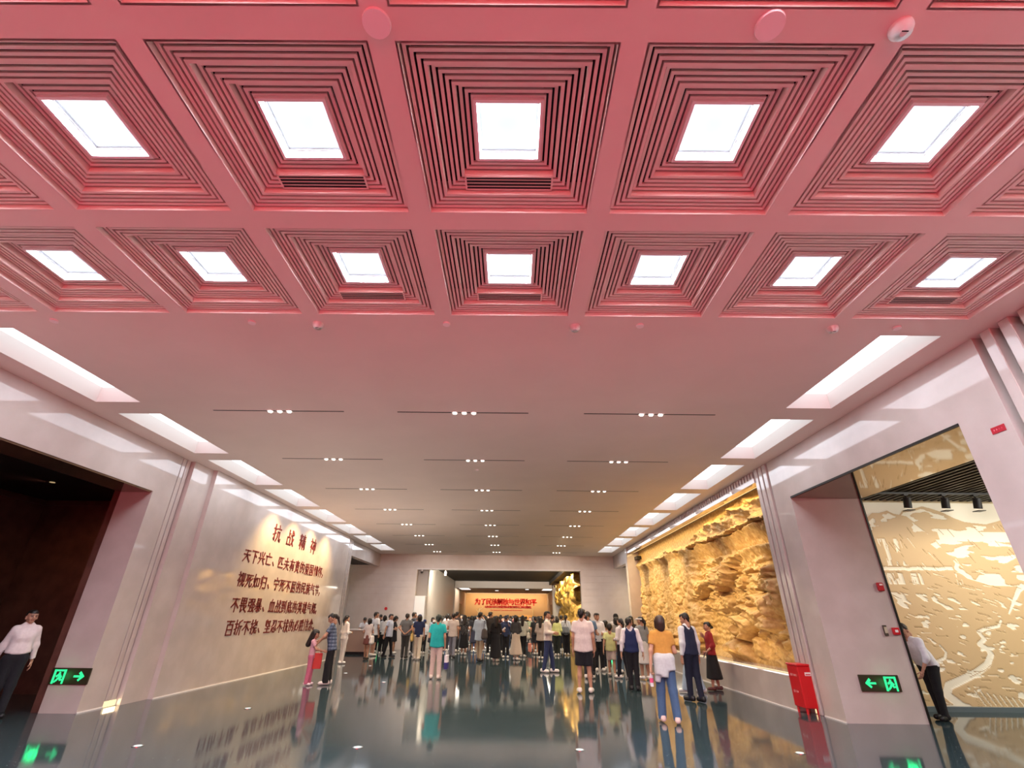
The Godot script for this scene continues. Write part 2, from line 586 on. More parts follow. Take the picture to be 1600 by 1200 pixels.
# ---------------------------------------------------------------- strokes: pictograms and lettering
# "x y x y" in two-digit pairs on a 100 grid, y down; strokes parted by |
func strokes(st: SurfaceTool, text: String, size: float, w: float, depth: float, at := Vector2.ZERO, z := 0.0) -> void:
	for s in text.split("|", false):
		var pts := []
		for q in s.strip_edges().split(" ", false):
			pts.append(Vector2(float(q.substr(0, 2)) / 100.0 - 0.5, 0.5 - float(q.substr(2, 2)) / 100.0) * size + at)
		for i in pts.size() - 1:
			var a: Vector2 = pts[i]
			var b: Vector2 = pts[i + 1]
			var d := (b - a).normalized()
			var ww := w * (0.82 if absf(d.x) > 0.9 else 1.1)
			var n := Vector2(-d.y, d.x) * ww * 0.5
			a -= d * ww * 0.4
			b += d * ww * 0.4
			var n2 := n * (0.8 if i == pts.size() - 2 and absf(d.x) < 0.9 else 1.0)
			var c := [a - n, b - n2, b + n2, a + n]
			var f := func(k: int, zz: float) -> Vector3: return Vector3(c[k].x, c[k].y, zz)
			quad(st, f.call(0, z + depth), f.call(1, z + depth), f.call(2, z + depth), f.call(3, z + depth), Vector3.BACK)
			for k in 4:
				var e: Vector2 = (c[(k + 1) % 4] - c[k]).normalized()
				quad(st, f.call(k, z), f.call((k + 1) % 4, z), f.call((k + 1) % 4, z + depth), f.call(k, z + depth), Vector3(e.y, -e.x, 0))

func exit_sign(at: Vector3, label: String, arrow_right: bool) -> void:
	var t := thing("exit_sign", label, "exit sign", at)
	var st := tool()
	cbx(st, Vector3(-0.36, -0.13, 0), Vector3(0.36, 0.13, 0.03), 0.006)
	obj("housing", st, plain(hexc("3a3524"), 0.4, 0.3), t)
	var g := glow(hexc("30ef92"), 1.2)
	var side := -1.0 if arrow_right else 1.0
	var p := tool()
	# lit door with the dark runner left open
	strokes(p, "0898 0808 9208 9298", 0.215, 0.036, 0.004, Vector2(side * 0.19, 0), 0.03)
	strokes(p, "4826 5228|4838 5658 6876 8276|3050 4440 5844 7056|5258 4076 2690", 0.215, 0.03, 0.004, Vector2(side * 0.19, 0), 0.03)
	obj("pictogram", p, g, t)
	var a := tool()
	if arrow_right:
		strokes(a, "0850 8450|5822 8850 5878", 0.19, 0.04, 0.004, Vector2(0.17, 0), 0.03)
	else:
		strokes(a, "1650 9250|4222 1250 4278", 0.19, 0.04, 0.004, Vector2(-0.17, 0), 0.03)
	obj("arrow", a, g, t)
	omni_light(t, Vector3(side * 0.1, 0, 0.12), hexc("1fe07a"), 0.02, 0.08)

func portals() -> void:
	# dark room behind the left portal
	struct("wall_dark_room", boxes([[-12.3, -12.0, 0, 4.3, -12.6, 9.6], [-12.3, XL - 0.68, 0, 4.3, -12.6, -12.3], [-12.3, XL - 0.68, 0, 4.3, -1.2, -0.9]]), mats.dark_wood, "dark brown panelled walls of the unlit side room")
	struct("ceiling_dark_room", boxes([[-12.3, XL - 0.6, 4.2, 4.35, -12.6, -0.9]]), mats.black, "black ceiling of the unlit side room")
	struct("trim_4", boxes([[-12.02, -11.95, 4.06, 4.12, -12.3, -1.2], [-12.0, XL - 0.68, 4.06, 4.12, -12.31, -12.25]]), mats.dark_wood, "shadow-gap trim at the top of the dark room walls")
	struct("trim_5", boxes([[XL - 0.86, XL - 0.66, 0, 4.2, -10.5, -10.2], [XL - 0.86, XL - 0.66, 3.99, 4.2, -10.5, -6.3]]), mats.dark_wood, "dark frame behind the portal to the unlit room")
	exit_sign(Vector3(-8.05, 0.57, -10.15), "green lit exit sign with right arrow on the inscription-side portal jamb", true)
	exit_sign(Vector3(6.66, 0.61, -10.1), "green lit exit sign with left arrow on the portal jamb below red alarm boxes", false)
	for b: Array in [[Vector3(XL - 0.03, 0.0, -10.92), "warm floor-level light at the foot of the wall grooves by the dark portal", 0.3, 1.0], [Vector3(XR + 0.07, 0.0, -10.98), "warm floor-level light behind the red extinguisher box", 0.3, -1.0], [Vector3(-8.75, 0.0, -11.2), "warm floor-level light inside the dark room beside the jamb", 0.24, 1.0]]:
		var t := thing("base_light", b[1], "floor light", b[0])
		var st := tool()
		cbx(st, Vector3(-0.035, 0.005, -b[2] / 2), Vector3(0.035, 0.1, b[2] / 2), 0.004)
		obj("diffuser", st, glow(hexc("ffe6b4"), 1.1), t)
		area_light(t, Vector3(0.05 * b[3], 0.055, 0), Vector3(b[3], 0, 0), Vector2(b[2], 0.08), hexc("ffdfa6"), 0.06)

# ---------------------------------------------------------------- lettering
const GLYPH := {
	"抗": "0628 3828|2206 2286 1480|0560 3850|6806 7216|4524 9524|5842 5870 4490|5842 8042 8082 9488 9678",
	"战": "2808 2846|2826 4826|1048 4648 4686 1086 1048|5236 9628|7006 7240 8074 9688|9452 8070 6088|8210 9020",
	"精": "2406 2490|0640 4440|1014 1628|3812 3226|2244 0872|2846 4468|5214 9414|5626 9026|4838 9838|7206 7238|5650 5690|5650 9050 9086 8088|5662 9062|5674 9074",
	"神": "2006 2616|0824 4024 0858|2446 2490|2850 4064|5424 9024 9068 5468 5424|5446 9046|7206 7294",
	"天": "1622 8422|0848 9248|5022 4656 0892|5050 6472 9290",
	"下": "0616 9416|4816 4894|5238 7652",
	"兴": "1618 2640|4610 5236|8012 6644|0652 9452|3262 1088|6662 9088",
	"亡": "4806 5218|0628 9428|2028 2082 9082",
	"、": "1862 3882",
	",": "1470 2074 0892",
	"。": "0872 2272 2286 0886 0872",
	"匹": "1014 9014|1014 1084 9484|4014 3644 2264|6214 6252 6860 8658",
	"夫": "1630 8430|0654 9454|5008 5048 3876 0892|5254 6876 9492",
	"有": "0622 9422|4406 3046 0670|3042 3092|3042 8042 8086 7088|3056 8056|3070 8070",
	"责": "1414 8614|2026 8026|0840 9240|5006 5040|2652 2678|2652 7452 7478|5058 4676 1294|5878 8694",
	"的": "2806 2018|1022 1084|1022 4222 4284 1084|1052 4252|6006 5436|5824 9224 9078 8688 7482|6044 7262",
	"爱": "8408 1814|2420 3032|4820 5232|8018 7032|1036 1046|1036 9036 8646|1854 8454|4244 3466 1092|3866 7866 5886 3094|4266 6284 9294",
	"国": "1010 9010 9090 1090 1010|2628 7428|2848 7248|2472 7672|5028 5072|6254 6864",
	"情": "2406 2492|1226 1046|3220 3836|5214 9414|5626 9026|4838 9838|7206 7238|5650 5692|5650 9050 9086 8088|5662 9062|5674 9074",
	"怀": "2406 2492|1226 1046|3220 3836|4616 9616|7416 4656|7032 7092|7846 9464",
	"视": "2006 2616|0824 4024 0858|2446 2490|2850 4064|5412 5460|5412 9012 9060|7222 7056 4690|7456 7482 8688 9676",
	"死": "0616 9416|3016 0856|2634 4634 3468 1090|2848 3858|6228 6280 7088 9084 9270|9036 6452",
	"如": "2406 1450 4084|4028 2864 0688|0634 4834|5828 9028 9078 5878 5828",
	"归": "1218 1260|3008 2866 1492|4616 8816 8886|4850 8850|4486 9086",
	"宁": "4804 5214|1022 1036|1022 9022 8636|1248 8848|5048 5086 4088 3682",
	"不": "0616 9416|5416 3246 0664|5034 5092|5844 9068",
	"屈": "1612 8612 8630 1630|1612 1660 0692|5036 5086|3044 3058 7458 7444|2664 2688 8288 8264",
	"民": "1410 8010 8034 1434|1410 1486 4074|1454 9054|5034 6474 8090 9480",
	"族": "2406 2814|0622 4822|2022 1858 0690|2044 4244 3880 2886|6206 5026|5618 9618|5830 5246|6038 9038|5058 9858|7438 7058 4892|7460 9692",
	"气": "2806 0840|2420 9020|2236 8236|1452 7852 8284 9490 9678",
	"节": "0620 9420|3208 3234|6808 6834|1448 8248 8076 6874|4448 4494",
	"畏": "1608 8208 8242 1642 1608|1624 8224|4808 4842|0654 9454|2454 2490 4280|5054 6476 9492|8460 6676",
	"强": "0812 3812 3832 1232 1052 4052 3886 2288|5410 9010 9028 5428 5410|7234 7286|5042 9442 9464 5064 5042|4688 9284|8474 9690",
	"暴": "2606 7406 7430 2630 2606|2618 7418|1640 8440|0652 9452|3834 3652|6234 6452|3852 0872|6252 9472|5056 5090 4488|3262 4070|2684 4278|6862 6070|5672 7684",
	"血": "4804 3618|1622 1684|1622 8422 8484|3822 3884|6222 6284|0684 9484",
	"到": "0612 5212|2814 1238 4634|3828 5044|0858 4858|2844 2884|0686 5078|6414 6464|8606 8684 7486",
	"底": "4604 5214|1418 9418|1618 1656 0694|7428 3434|3434 3484 5070|3454 9050|6432 7468 8886 9474|5678 6690",
	"英": "0616 9416|3206 3228|6806 6828|2236 7836 7860|2236 2260|5028 5060|0660 9460|4860 3878 1094|5462 9092",
	"雄": "0622 4622|2606 1650 0676|2844 1278 3874|3660 4486|6006 4636|5626 5692|7206 7616|5626 9626|5644 9244|5664 9264|5686 9886|7426 7486",
	"概": "2006 2092|0630 3830|2034 0666|2240 3656|4414 6414 6444|4414 4480 6068|4430 6430|5866 6680|7014 9814|7214 7042 9842|8414 8052 6690|8252 8286 9886 9874",
	"百": "0612 9412|5012 4032|1832 8232 8290 1890 1832|1860 8260",
	"折": "0628 3828|2206 2286 1480|0560 3850|9006 5618|5618 5458 4490|5642 9642|7842 7892",
	"挠": "0628 3828|2206 2286 1480|0560 3850|4824 9414|6006 7636 9438|9026 5046|4456 9656|6056 5678 4092|7456 7486 9486 9672",
	"坚": "1612 1642|3206 3248|4614 8414 6448|5022 8848|1864 8264|5050 5088|0688 9488",
	"忍": "2010 8010 7844 6448|4810 4228 1450|2824 4034|1864 0884|3258 3486 6688 7074|5056 5868|7860 9476",
	"拔": "0628 3828|2206 2286 1480|0560 3850|4430 9430|6206 5860 4490|5850 8850 7072 5092|6052 7476 9692|7610 8620",
	"必": "1844 0870|3224 3480 7682 8064|4614 5830|7814 4056 1490|8444 9464",
	"胜": "1212 1268 0690|1212 3812 3886 3088|1434 3834|1456 3856|5610 4634|5226 9426|5454 9054|4688 9888|7206 7288",
	"信": "2206 0644|1630 1692|6404 6812|3818 9818|4630 9030|4644 9044|4858 8858 8888 4888 4858",
	"念": "5004 3226 0640|5004 6822 9438|4226 5432|2840 7240 5056|1866 0886|3060 3288 6488 6876|4858 5670|7662 9478",
	"为": "2412 3224|4806 4040 1090|1230 8630 8078 7288 6080|5054 6066",
	"了": "1814 8014 5036|5036 5082 4290 3484",
	"解": "2404 0828|1616 4016 3030|1430 1460 0690|1430 4430 4486 3688|1448 4448|1464 4464|2830 2886|5210 9210 8832 8034|7010 6630 5242|6044 5462|5450 9650|5068 9868|7440 7494",
	"放": "2404 2812|0620 4820|2220 2056 0690|2240 4240 3882 2888|6606 5232|6226 9626|8628 7264 4892|5836 7070 9692",
	"与": "2406 2040 8440 8078 7088 5682|2422 8222|0660 6660",
	"世": "0632 9432|2212 2286 9086|5006 5060|7608 7660|5060 7660",
	"界": "2006 8006 8044 2044 2006|2024 8024|5006 5044|5046 3058 0672|5046 6856 9470|3862 3676 2092|6462 6494",
	"和": "4006 1014|0630 4830|2812 2892|2634 0664|3038 4658|5822 9022 9078 5878 5822",
	"平": "1212 8812|2826 3642|7424 6242|0654 9454|5012 5094",
	"纪": "2606 1032 3030 0656 3650|0682 3872|5014 8814 8844 5044|5044 5084 9284 9468",
	"中": "1226 8826 8860 1260 1226|5006 5094",
	"人": "4808 4444 0892|4840 6468 9492",
	"日": "2010 8010 8090 2090 2010|2050 8050",
	"争": "3006 1430|2818 6818 5434|1440 8240 8266|0652 9452|1666 8266|5036 5086 3884",
	"暨": "1606 4006 4032|1606 1642 4440|1620 4020|5208 9008|5824 9624|7608 7030 5044|7828 7844 9444|3052 7052 7076 3076 3052|3064 7064|0690 9490",
	"反": "8208 2014|2014 1858 0690|2034 7634 5866 2292|3046 5872 9492",
	"法": "1210 2220|0634 1644|0684 2454|3826 9026|3248 9648|6406 6248 3884 8478|7666 9092",
	"西": "0610 9410|1430 8630 8686 1486 1430|3610 3450 2464|6410 6456 7860",
	"斯": "0618 5018|1406 1464|4006 4064|1432 4032|1448 4048|0664 5264|1870 0690|3672 4686|9006 6016|6016 5856 5092|6040 9840|8040 8094",
	"利": "3806 1014|0630 5030|3012 3092|2834 0664|3240 4856|6414 6464|8606 8684 7488",
	"周": "1610 1656 0690|1610 8610 8684 7488|3226 7026|5016 5044|2844 7444|3456 6656 6676 3476 3456",
	"年": "2606 1030|2020 8820|2240 8440|2440 2464|0664 9464|5420 5494",
	"主": "4806 5818|1228 8828|1856 8256|0888 9288|5028 5088",
	"题": "1206 4206 4234 1234 1206|1220 4220|0644 5044|2844 2878|2860 4660|1456 0690|0874 3084 9690|5410 9610|7410 7020|5822 5862|5822 9222 9262|7432 6866 5478|7466 9278",
	"展": "1610 8610 8630 1630|1610 1656 0692|2842 8642|3834 3856|6834 6856|2056 9456|3656 3690 5480|5458 9090|8264 6674",
	"览": "1410 1438|2806 2844|5006 3830|4618 8818|6024 7236|2048 2076|2048 7848 7876|5056 4676 1094|5070 5488 8488 8876",
	"8": "3010 7010 7090 3090 3010|3048 7048",
	"0": "3010 7010 7090 3090 3010",
}

# one raised character per child; left edge of the line at x = 0
func line_of(parent: Node3D, text: String, size: float, step: float, w: float, depth: float, m: Material, at: Vector3, called := "character") -> void:
	for i in text.length():
		var st := tool()
		strokes(st, GLYPH[text[i]], size, size * w, depth)
		obj(called, st, m, parent, at + Vector3(step * i, 0, 0))

func inscription() -> void:
	var t := thing("wall_inscription", "raised dark red five-line Chinese inscription on the pale marble wall", "inscription", Vector3(XL + 0.2, 0, 0), PI / 2)
	# local x runs away from the camera along the wall
	line_of(t, "抗战精神", 0.56, 1.02, 0.1, 0.014, mats.text_red, Vector3(15.72, 3.95, 0))
	var rows := ["天下兴亡、匹夫有责的爱国情怀,", "视死如归、宁死不屈的民族气节,", "不畏强暴、血战到底的英雄气概,", "百折不挠、坚忍不拔的必胜信念。"]
	for i in 4:
		line_of(t, rows[i], 0.41, 0.437, 0.098, 0.012, mats.text_red, Vector3(14.23, [3.14, 2.49, 1.855, 1.29][i], 0))
	# spot lamps set up inside the troughs wash the lettering
	for k in 4:
		var z := -15.3 - 1.55 * k
		var s := thing("spot_lamp", "small black spot lamp in a trough washing the inscription, %s of the row" % ["first", "second", "third", "fourth"][k], "spot lamp", Vector3(-6.55, CEIL + 0.1, z), 0.0, "spot lamps over the inscription")
		var st := tool()
		cyl(st, Vector3(0, 0, 0), Vector3(0.03, 0.1, 0), 0.03, 0.03, 12)
		cyl(st, Vector3(0.03, 0.09, 0), Vector3(0.03, 0.17, 0), 0.008, 0.008, 8)
		obj("body", st, mats.black, s)
		spot_light(s, Vector3(-0.02, -0.04, 0), Vector3(-0.42, -1.0, 0), 44.0, hexc("ffd591"), E_TEXT, 0.05, 1.0)

# ---------------------------------------------------------------- rock reliefs
func noise(freq: float, sd: int, kind := FastNoiseLite.TYPE_SIMPLEX_SMOOTH, oct := 3) -> FastNoiseLite:
	var n := FastNoiseLite.new()
	n.noise_type = kind
	n.frequency = freq
	n.seed = sd
	n.fractal_octaves = oct
	if kind == FastNoiseLite.TYPE_CELLULAR:
		n.fractal_type = FastNoiseLite.FRACTAL_NONE
		n.cellular_return_type = FastNoiseLite.RETURN_DISTANCE2_SUB
		n.cellular_jitter = 0.9
	return n

# a height field standing upright: x along, y up, depth towards +z
func field(w: float, h: float, nx: int, ny: int, depth: Callable) -> ArrayMesh:
	var v := PackedVector3Array()
	var n := PackedVector3Array()
	var idx := PackedInt32Array()
	var d := PackedFloat32Array()
	d.resize((nx + 1) * (ny + 1))
	for j in ny + 1:
		for i in nx + 1:
			d[j * (nx + 1) + i] = depth.call(w * i / nx, h * j / ny)
	var sx := w / nx
	var sy := h / ny
	for j in ny + 1:
		for i in nx + 1:
			v.append(Vector3(sx * i, sy * j, d[j * (nx + 1) + i]))
			var gx := (d[j * (nx + 1) + mini(i + 1, nx)] - d[j * (nx + 1) + maxi(i - 1, 0)]) / (2.0 * sx)
			var gy := (d[mini(j + 1, ny) * (nx + 1) + i] - d[maxi(j - 1, 0) * (nx + 1) + i]) / (2.0 * sy)
			n.append(Vector3(-gx, -gy, 1).normalized())
	for j in ny:
		for i in nx:
			var a := j * (nx + 1) + i
			idx.append_array([a, a + nx + 1, a + 1, a + 1, a + nx + 1, a + nx + 2])
	var arr := []
	arr.resize(Mesh.ARRAY_MAX)
	arr[Mesh.ARRAY_VERTEX] = v
	arr[Mesh.ARRAY_NORMAL] = n
	arr[Mesh.ARRAY_INDEX] = idx
	var m := ArrayMesh.new()
	m.add_surface_from_arrays(Mesh.PRIMITIVE_TRIANGLES, arr)
	return m

func relief_wall() -> void:
	var n1 := noise(1.0, 11)
	var n2 := noise(1.0, 23, FastNoiseLite.TYPE_SIMPLEX_SMOOTH, 4)
	var nr := noise(1.0, 31, FastNoiseLite.TYPE_SIMPLEX_SMOOTH, 4)
	nr.fractal_type = FastNoiseLite.FRACTAL_RIDGED
	var nc := noise(1.0, 41, FastNoiseLite.TYPE_CELLULAR)
	var nv := noise(1.0, 41, FastNoiseLite.TYPE_CELLULAR)
	nv.cellular_return_type = FastNoiseLite.RETURN_CELL_VALUE
	var L := 14.1
	# broken blocks: each cell stands at its own depth, with a crack round it
	var crag := func(x: float, y: float) -> float:
		return (0.5 + 0.5 * nv.get_noise_2d(x, y)) * smoothstep(-1.0, -0.72, nc.get_noise_2d(x, y))
	# a: metres from the far end, t: metres above the plinth
	var depth := func(a: float, t: float) -> float:
		var lip: float = 3.3 + 0.1 * n1.get_noise_2d(a * 0.6, 3.0) + 0.03 * n1.get_noise_2d(a * 4.0, 9.0)
		var wob: float = n1.get_noise_2d(a * 1.1, t * 1.1)
		var wob2: float = n1.get_noise_2d(a * 1.3 + 50.0, t * 1.3)
		var fine: float = 0.035 * n2.get_noise_2d(a * 2.6, t * 2.6) + 0.018 * n2.get_noise_2d(a * 7.0, t * 7.0)
		var d := 0.0
		if t > lip:
			var mh: float = 3.6 + 0.3 * n1.get_noise_2d(a * 0.28, 40.0) + 0.5 * smoothstep(7.0, 12.0, a)
			d = 0.3
			if t < mh:
				d += (0.05 + 0.2 * nr.get_noise_2d(a * 0.6 + t * 0.5, t * 1.1) + 1.2 * fine) * smoothstep(0.0, 0.2, mh - t)
			d += 0.14 * smoothstep(0.16, 0.0, t - lip)
			return d
		# falls: hanging curtains of water, foam below
		var cur: float = 0.34 + 0.2 * n1.get_noise_2d(a * 0.85, t * 0.1) + 0.13 * nr.get_noise_2d(a * 1.6 + t * 0.22, t * 0.18)
		cur += 0.1 * (crag.call(a * 1.7 + 0.3 * wob, t * 2.6) - 0.3) * smoothstep(3.2, 1.6, t)
		var foam := smoothstep(1.4, 0.2, t)
		cur += foam * (0.12 + 0.22 * crag.call(a * 3.2 + wob, t * 3.6))
		cur -= 0.4 * smoothstep(0.24, 0.06, absf(a - 6.3 - 0.12 * t)) * smoothstep(1.9, 1.2, t) * smoothstep(0.35, 0.6, t)
		cur += 0.12 * smoothstep(0.25, 0.02, lip - t)
		# stepped ledges on the near side, water slipping over them
		var w := lip - t + 0.08 * n1.get_noise_2d(a * 1.3, 60.0)
		var st := fposmod(w, 0.56) / 0.56
		var led: float = 0.12 + 0.3 * (1.0 - st) * smoothstep(0.0, 0.1, st) + 0.1 * nr.get_noise_2d(a * 2.0, t * 0.5) + 0.06 * floorf(w / 0.56)
		# layered broken rocks in the middle
		var rock: float = 0.04 + 0.5 * crag.call(a * 0.55 + 0.2 * wob, t * 1.5 + 0.25 * wob2) + 0.17 * crag.call(a * 1.2 + 0.3 * wob2, t * 2.9 + 0.3 * wob) + 0.08 * nr.get_noise_2d(a * 1.6, t * 4.4)
		var pool: float = 0.1 + 0.02 * sin(t * 40.0 + 4.0 * wob)
		var right := smoothstep(7.4, 8.3, a + 0.7 * n1.get_noise_2d(t * 1.2, 5.0))
		var rocks := smoothstep(2.8, 2.4, t + 0.35 * n1.get_noise_2d(a * 0.8, 70.0) + 0.25 * smoothstep(10.5, 12.5, a)) * smoothstep(1.0, 1.2, t + 0.15 * n1.get_noise_2d(a * 1.1, 80.0))
		var near := led * (1.0 - rocks) + rock * rocks
		var pl := smoothstep(1.3, 1.1, t + 0.12 * n1.get_noise_2d(a, 20.0))
		near = near * (1.0 - pl) + pool * pl
		d = cur * (1.0 - right) + near * right + fine
		# boulders at the near foot, rising towards the near end
		var top: float = 1.75 * smoothstep(9.4, 11.4, a) * (0.72 + 0.5 * smoothstep(11.8, 13.0, a)) + 0.3 * n1.get_noise_2d(a * 1.1, 90.0) * smoothstep(9.6, 11.0, a)
		var bo := smoothstep(0.0, 0.12, top - t)
		if bo > 0.0:
			var bd: float = 0.14 + 0.5 * crag.call(a * 0.72 + 7.0 + t * 0.3 + 0.15 * wob, t * 1.0 + 3.0 - a * 0.25) + 0.18 * crag.call(a * 1.7 + 0.2 * wob2, t * 2.2 + a * 0.3) + 0.1 * nr.get_noise_2d(a * 1.8, t * 1.8) + fine
			bd += 0.12 * smoothstep(0.35, 0.0, top - t)
			d = maxf(d, d * (1.0 - bo) + bd * bo)
		d = lerpf(d, 0.36, smoothstep(0.25, 0.0, t) * 0.8)
		return d
	var t := thing("waterfall_relief", "long golden rock and waterfall relief set in the right-hand marble wall above a plinth", "relief sculpture", Vector3(6.72, 0.62, -25.55), -PI / 2)
	put("rock_face", field(L, 4.1, 640, 190, depth), mats.gold_rock, t)
	# light cove along the top of the recess and a ledge light on the plinth
	var c := thing("cove_light", "warm linear light hidden above the golden waterfall relief", "cove light", Vector3(6.12, 4.62, -18.5))
	obj("strip", boxes([[-0.03, 0.03, 0, 0.03, -6.9, 6.9]]), glow(hexc("ffdf9e"), 1.2), c)
	for k in 5:
		area_light(c, Vector3(0, -0.02, -5.6 + 2.8 * k), Vector3(0.3, -1, 0).normalized(), Vector2(0.08, 2.6), hexc("ffd88e"), E_RELIEF)
	for k in 5:
		area_light(c, Vector3(-0.27, -3.96, -5.6 + 2.8 * k), Vector3(0.4, 0.9, 0).normalized(), Vector2(0.05, 2.6), hexc("ffd88e"), E_RELIEF * 0.4)
	obj("ledge_strip", boxes([[-0.32, -0.305, -3.996, -3.982, -6.95, 6.95]]), glow(hexc("ffe6b8"), 1.0), c)
	for k in 5:
		var l := thing("spot_lamp", "tiny white spot lamp under the frame over the waterfall relief, %s from the portal" % ["first", "second", "third", "fourth", "fifth"][k], "spot lamp", Vector3(5.84, 4.66, -12.6 - 2.75 * k), 0.0, "spot lamps on the relief frame")
		var st := tool()
		cyl(st, Vector3(0.0, 0.0, 0), Vector3(-0.05, -0.03, 0), 0.03, 0.035, 12)
		obj("body", st, mats.white, l)
		var s2 := tool()
		cyl(s2, Vector3(-0.05, -0.03, 0), Vector3(-0.055, -0.033, 0), 0.028, 0.028, 12)
		obj("lens", s2, mats.lens, l)

# ---------------------------------------------------------------- mural room behind the right portal
func poly_y(pts: Array, x: float) -> float:
	for i in pts.size() - 1:
		if x >= pts[i].x and x <= pts[i + 1].x:
			return lerpf(pts[i].y, pts[i + 1].y, (x - pts[i].x) / (pts[i + 1].x - pts[i].x))
	return pts[0].y if x < pts[0].x else pts[-1].y

func mural_room() -> void:
	struct("wall_mural_room", boxes([[7.36, 14.2, 0, 4.6, -11.9, -11.53], [14.0, 14.2, 0, 4.6, -11.6, -1.0], [7.36, 14.2, 0, 4.6, -1.2, -1.0]]), plain(hexc("cdbb93"), 0.6), "walls of the brightly lit mural room")
	struct("ceiling_mural_room", boxes([[7.3, 14.2, 4.65, 4.8, -11.9, -1.0]]), mats.black, "black void above the slatted ceiling of the mural room")
	var cs := struct("trim_6", boxes([[7.36, 14.0, 4.30, 4.34, -7.02, -6.95], [7.36, 14.0, 4.30, 4.34, -10.72, -10.65]]), mats.black, "black slatted ceiling hung in the mural room")
	slat_row(cs, plain(hexc("2e2a25"), 0.45), 37, Vector3(7.42, 4.22, -11.5), Vector3(7.48, 4.32, -2.0), Vector3(0.175, 0, 0))
	struct("baseboard_mural_room", boxes([[7.36, 14.0, 0, 0.085, -11.56, -11.42]]), plain(hexc("5d6a70"), 0.4), "grey skirting below the mural")
	struct("trim_7", boxes([[XR + 1.44, XR + 1.475, 0, 3.97, -10.13, -10.08], [XR + 1.44, XR + 1.475, 3.945, 3.98, -10.13, -5.88], [XR - 0.012, XR + 0.01, 3.94, 3.975, -10.1, -5.88]]), mats.dark_metal, "thin dark metal edge of the portal to the mural room")
	# the mural: a tan woodcut-like landscape with pale cut-outs, drawn once and used for colour and for real relief
	var W := 560
	var H := 450
	var x0 := 7.4
	var mw := 5.1
	var mh := 4.1
	var im := Image.create(W, H, false, Image.FORMAT_L8)
	im.fill(Color(1, 1, 1))
	var m1 := [Vector2(7.4, 3.3), Vector2(8.0, 3.55), Vector2(8.39, 3.81), Vector2(8.56, 3.93), Vector2(8.72, 3.93), Vector2(8.94, 3.99), Vector2(9.06, 3.92), Vector2(9.35, 3.86), Vector2(9.5, 3.72), Vector2(9.8, 3.43), Vector2(9.99, 3.03), Vector2(10.24, 2.8), Vector2(10.7, 2.66), Vector2(13.0, 2.6)]
	var m2 := [Vector2(7.4, 3.3), Vector2(9.2, 3.9), Vector2(9.31, 4.0), Vector2(9.58, 4.04), Vector2(9.81, 4.1), Vector2(9.99, 4.05), Vector2(10.25, 3.96), Vector2(10.46, 3.83), Vector2(10.68, 3.74), Vector2(10.97, 3.71), Vector2(11.16, 3.69), Vector2(11.48, 3.77), Vector2(11.9, 3.9), Vector2(12.5, 3.7)]
	var n := noise(1.0, 77, FastNoiseLite.TYPE_SIMPLEX_SMOOTH, 3)
	for j in H:
		var y := 0.085 + mh * (H - 0.5 - j) / H
		for i in W:
			var x := x0 + mw * (i + 0.5) / W
			var pale := false
			var a := poly_y(m1, x)
			var b := poly_y(m2, x)
			if y > maxf(a, b):
				pale = true
			elif y > a:
				# behind: drifting cloud bands between the two ridges
				var q: float = n.get_noise_2d(x * 0.9, y * 3.4)
				pale = q > 0.12 or (y < 3.52 and y > 3.3 + 0.06 * q) and x > 9.95
				if y > b - 0.05: pale = false
			else:
				# snow caps and gullies on the near mountain
				var q2: float = n.get_noise_2d(x * 1.5 + 20.0, y * 2.2)
				if a - y > 0.05 and a - y < 0.3 and q2 > 0.1: pale = true
				if y < 3.35 and y > 2.75 and x < 9.0 and n.get_noise_2d(x * 7.0, y * 0.9) > 0.05: pale = true
				if absf(y - 2.7 - 0.03 * n.get_noise_2d(x * 3.0, 2.0)) < 0.035 and x < 10.0: pale = true
				if y < 2.6 and y > 2.36 and x < 10.1 and n.get_noise_2d(x * 2.5, 8.0) > 0.0 and n.get_noise_2d(x * 10.0, y * 2.0) > -0.25: pale = true
				if y < 2.2 and y > 1.86 and n.get_noise_2d(x * 1.6, y * 4.0 + x * 1.5) > 0.3: pale = true
				if y < 1.75 and n.get_noise_2d(x * 2.0 + 50.0, y * 4.5) > 0.42: pale = true
			if pale:
				im.set_pixel(i, j, Color(0, 0, 0))
	var dab := func(x: float, y: float, r: float, v: float) -> void:
		var px := (x - x0) / mw * W
		var py := H - (y - 0.085) / mh * H
		var rr := maxf(r / mw * W, 0.6)
		for jj in range(int(py - rr), int(py + rr) + 1):
			for ii in range(int(px - rr), int(px + rr) + 1):
				if ii >= 0 and jj >= 0 and ii < W and jj < H and Vector2(ii - px, jj - py).length() <= rr:
					im.set_pixel(ii, jj, Color(v, v, v))
	var line := func(pts: Array, r0: float, r1: float, v: float) -> void:
		for i in pts.size() - 1:
			for s in 40:
				var f := (i + s / 40.0) / (pts.size() - 1)
				var p: Vector2 = pts[i].lerp(pts[i + 1], s / 40.0)
				dab.call(p.x, p.y, lerpf(r0, r1, f), v)
	# river winding down to the foot, and its tributaries
	line.call([Vector2(11.4, 2.35), Vector2(11.27, 2.27), Vector2(11.07, 2.05), Vector2(10.84, 1.79)], 0.06, 0.015, 0.0)
	line.call([Vector2(10.61, 1.66), Vector2(10.51, 1.55), Vector2(10.18, 1.49), Vector2(10.03, 1.43), Vector2(10.1, 1.3), Vector2(9.95, 1.2), Vector2(10.08, 1.12), Vector2(10.12, 1.02), Vector2(9.96, 0.83), Vector2(9.67, 0.68), Vector2(9.32, 0.55), Vector2(9.0, 0.44), Vector2(8.9, 0.29), Vector2(9.1, 0.12)], 0.02, 0.085, 0.0)
	line.call([Vector2(9.1, 1.18), Vector2(9.18, 1.04), Vector2(9.12, 0.94), Vector2(8.95, 0.88)], 0.015, 0.03, 0.0)
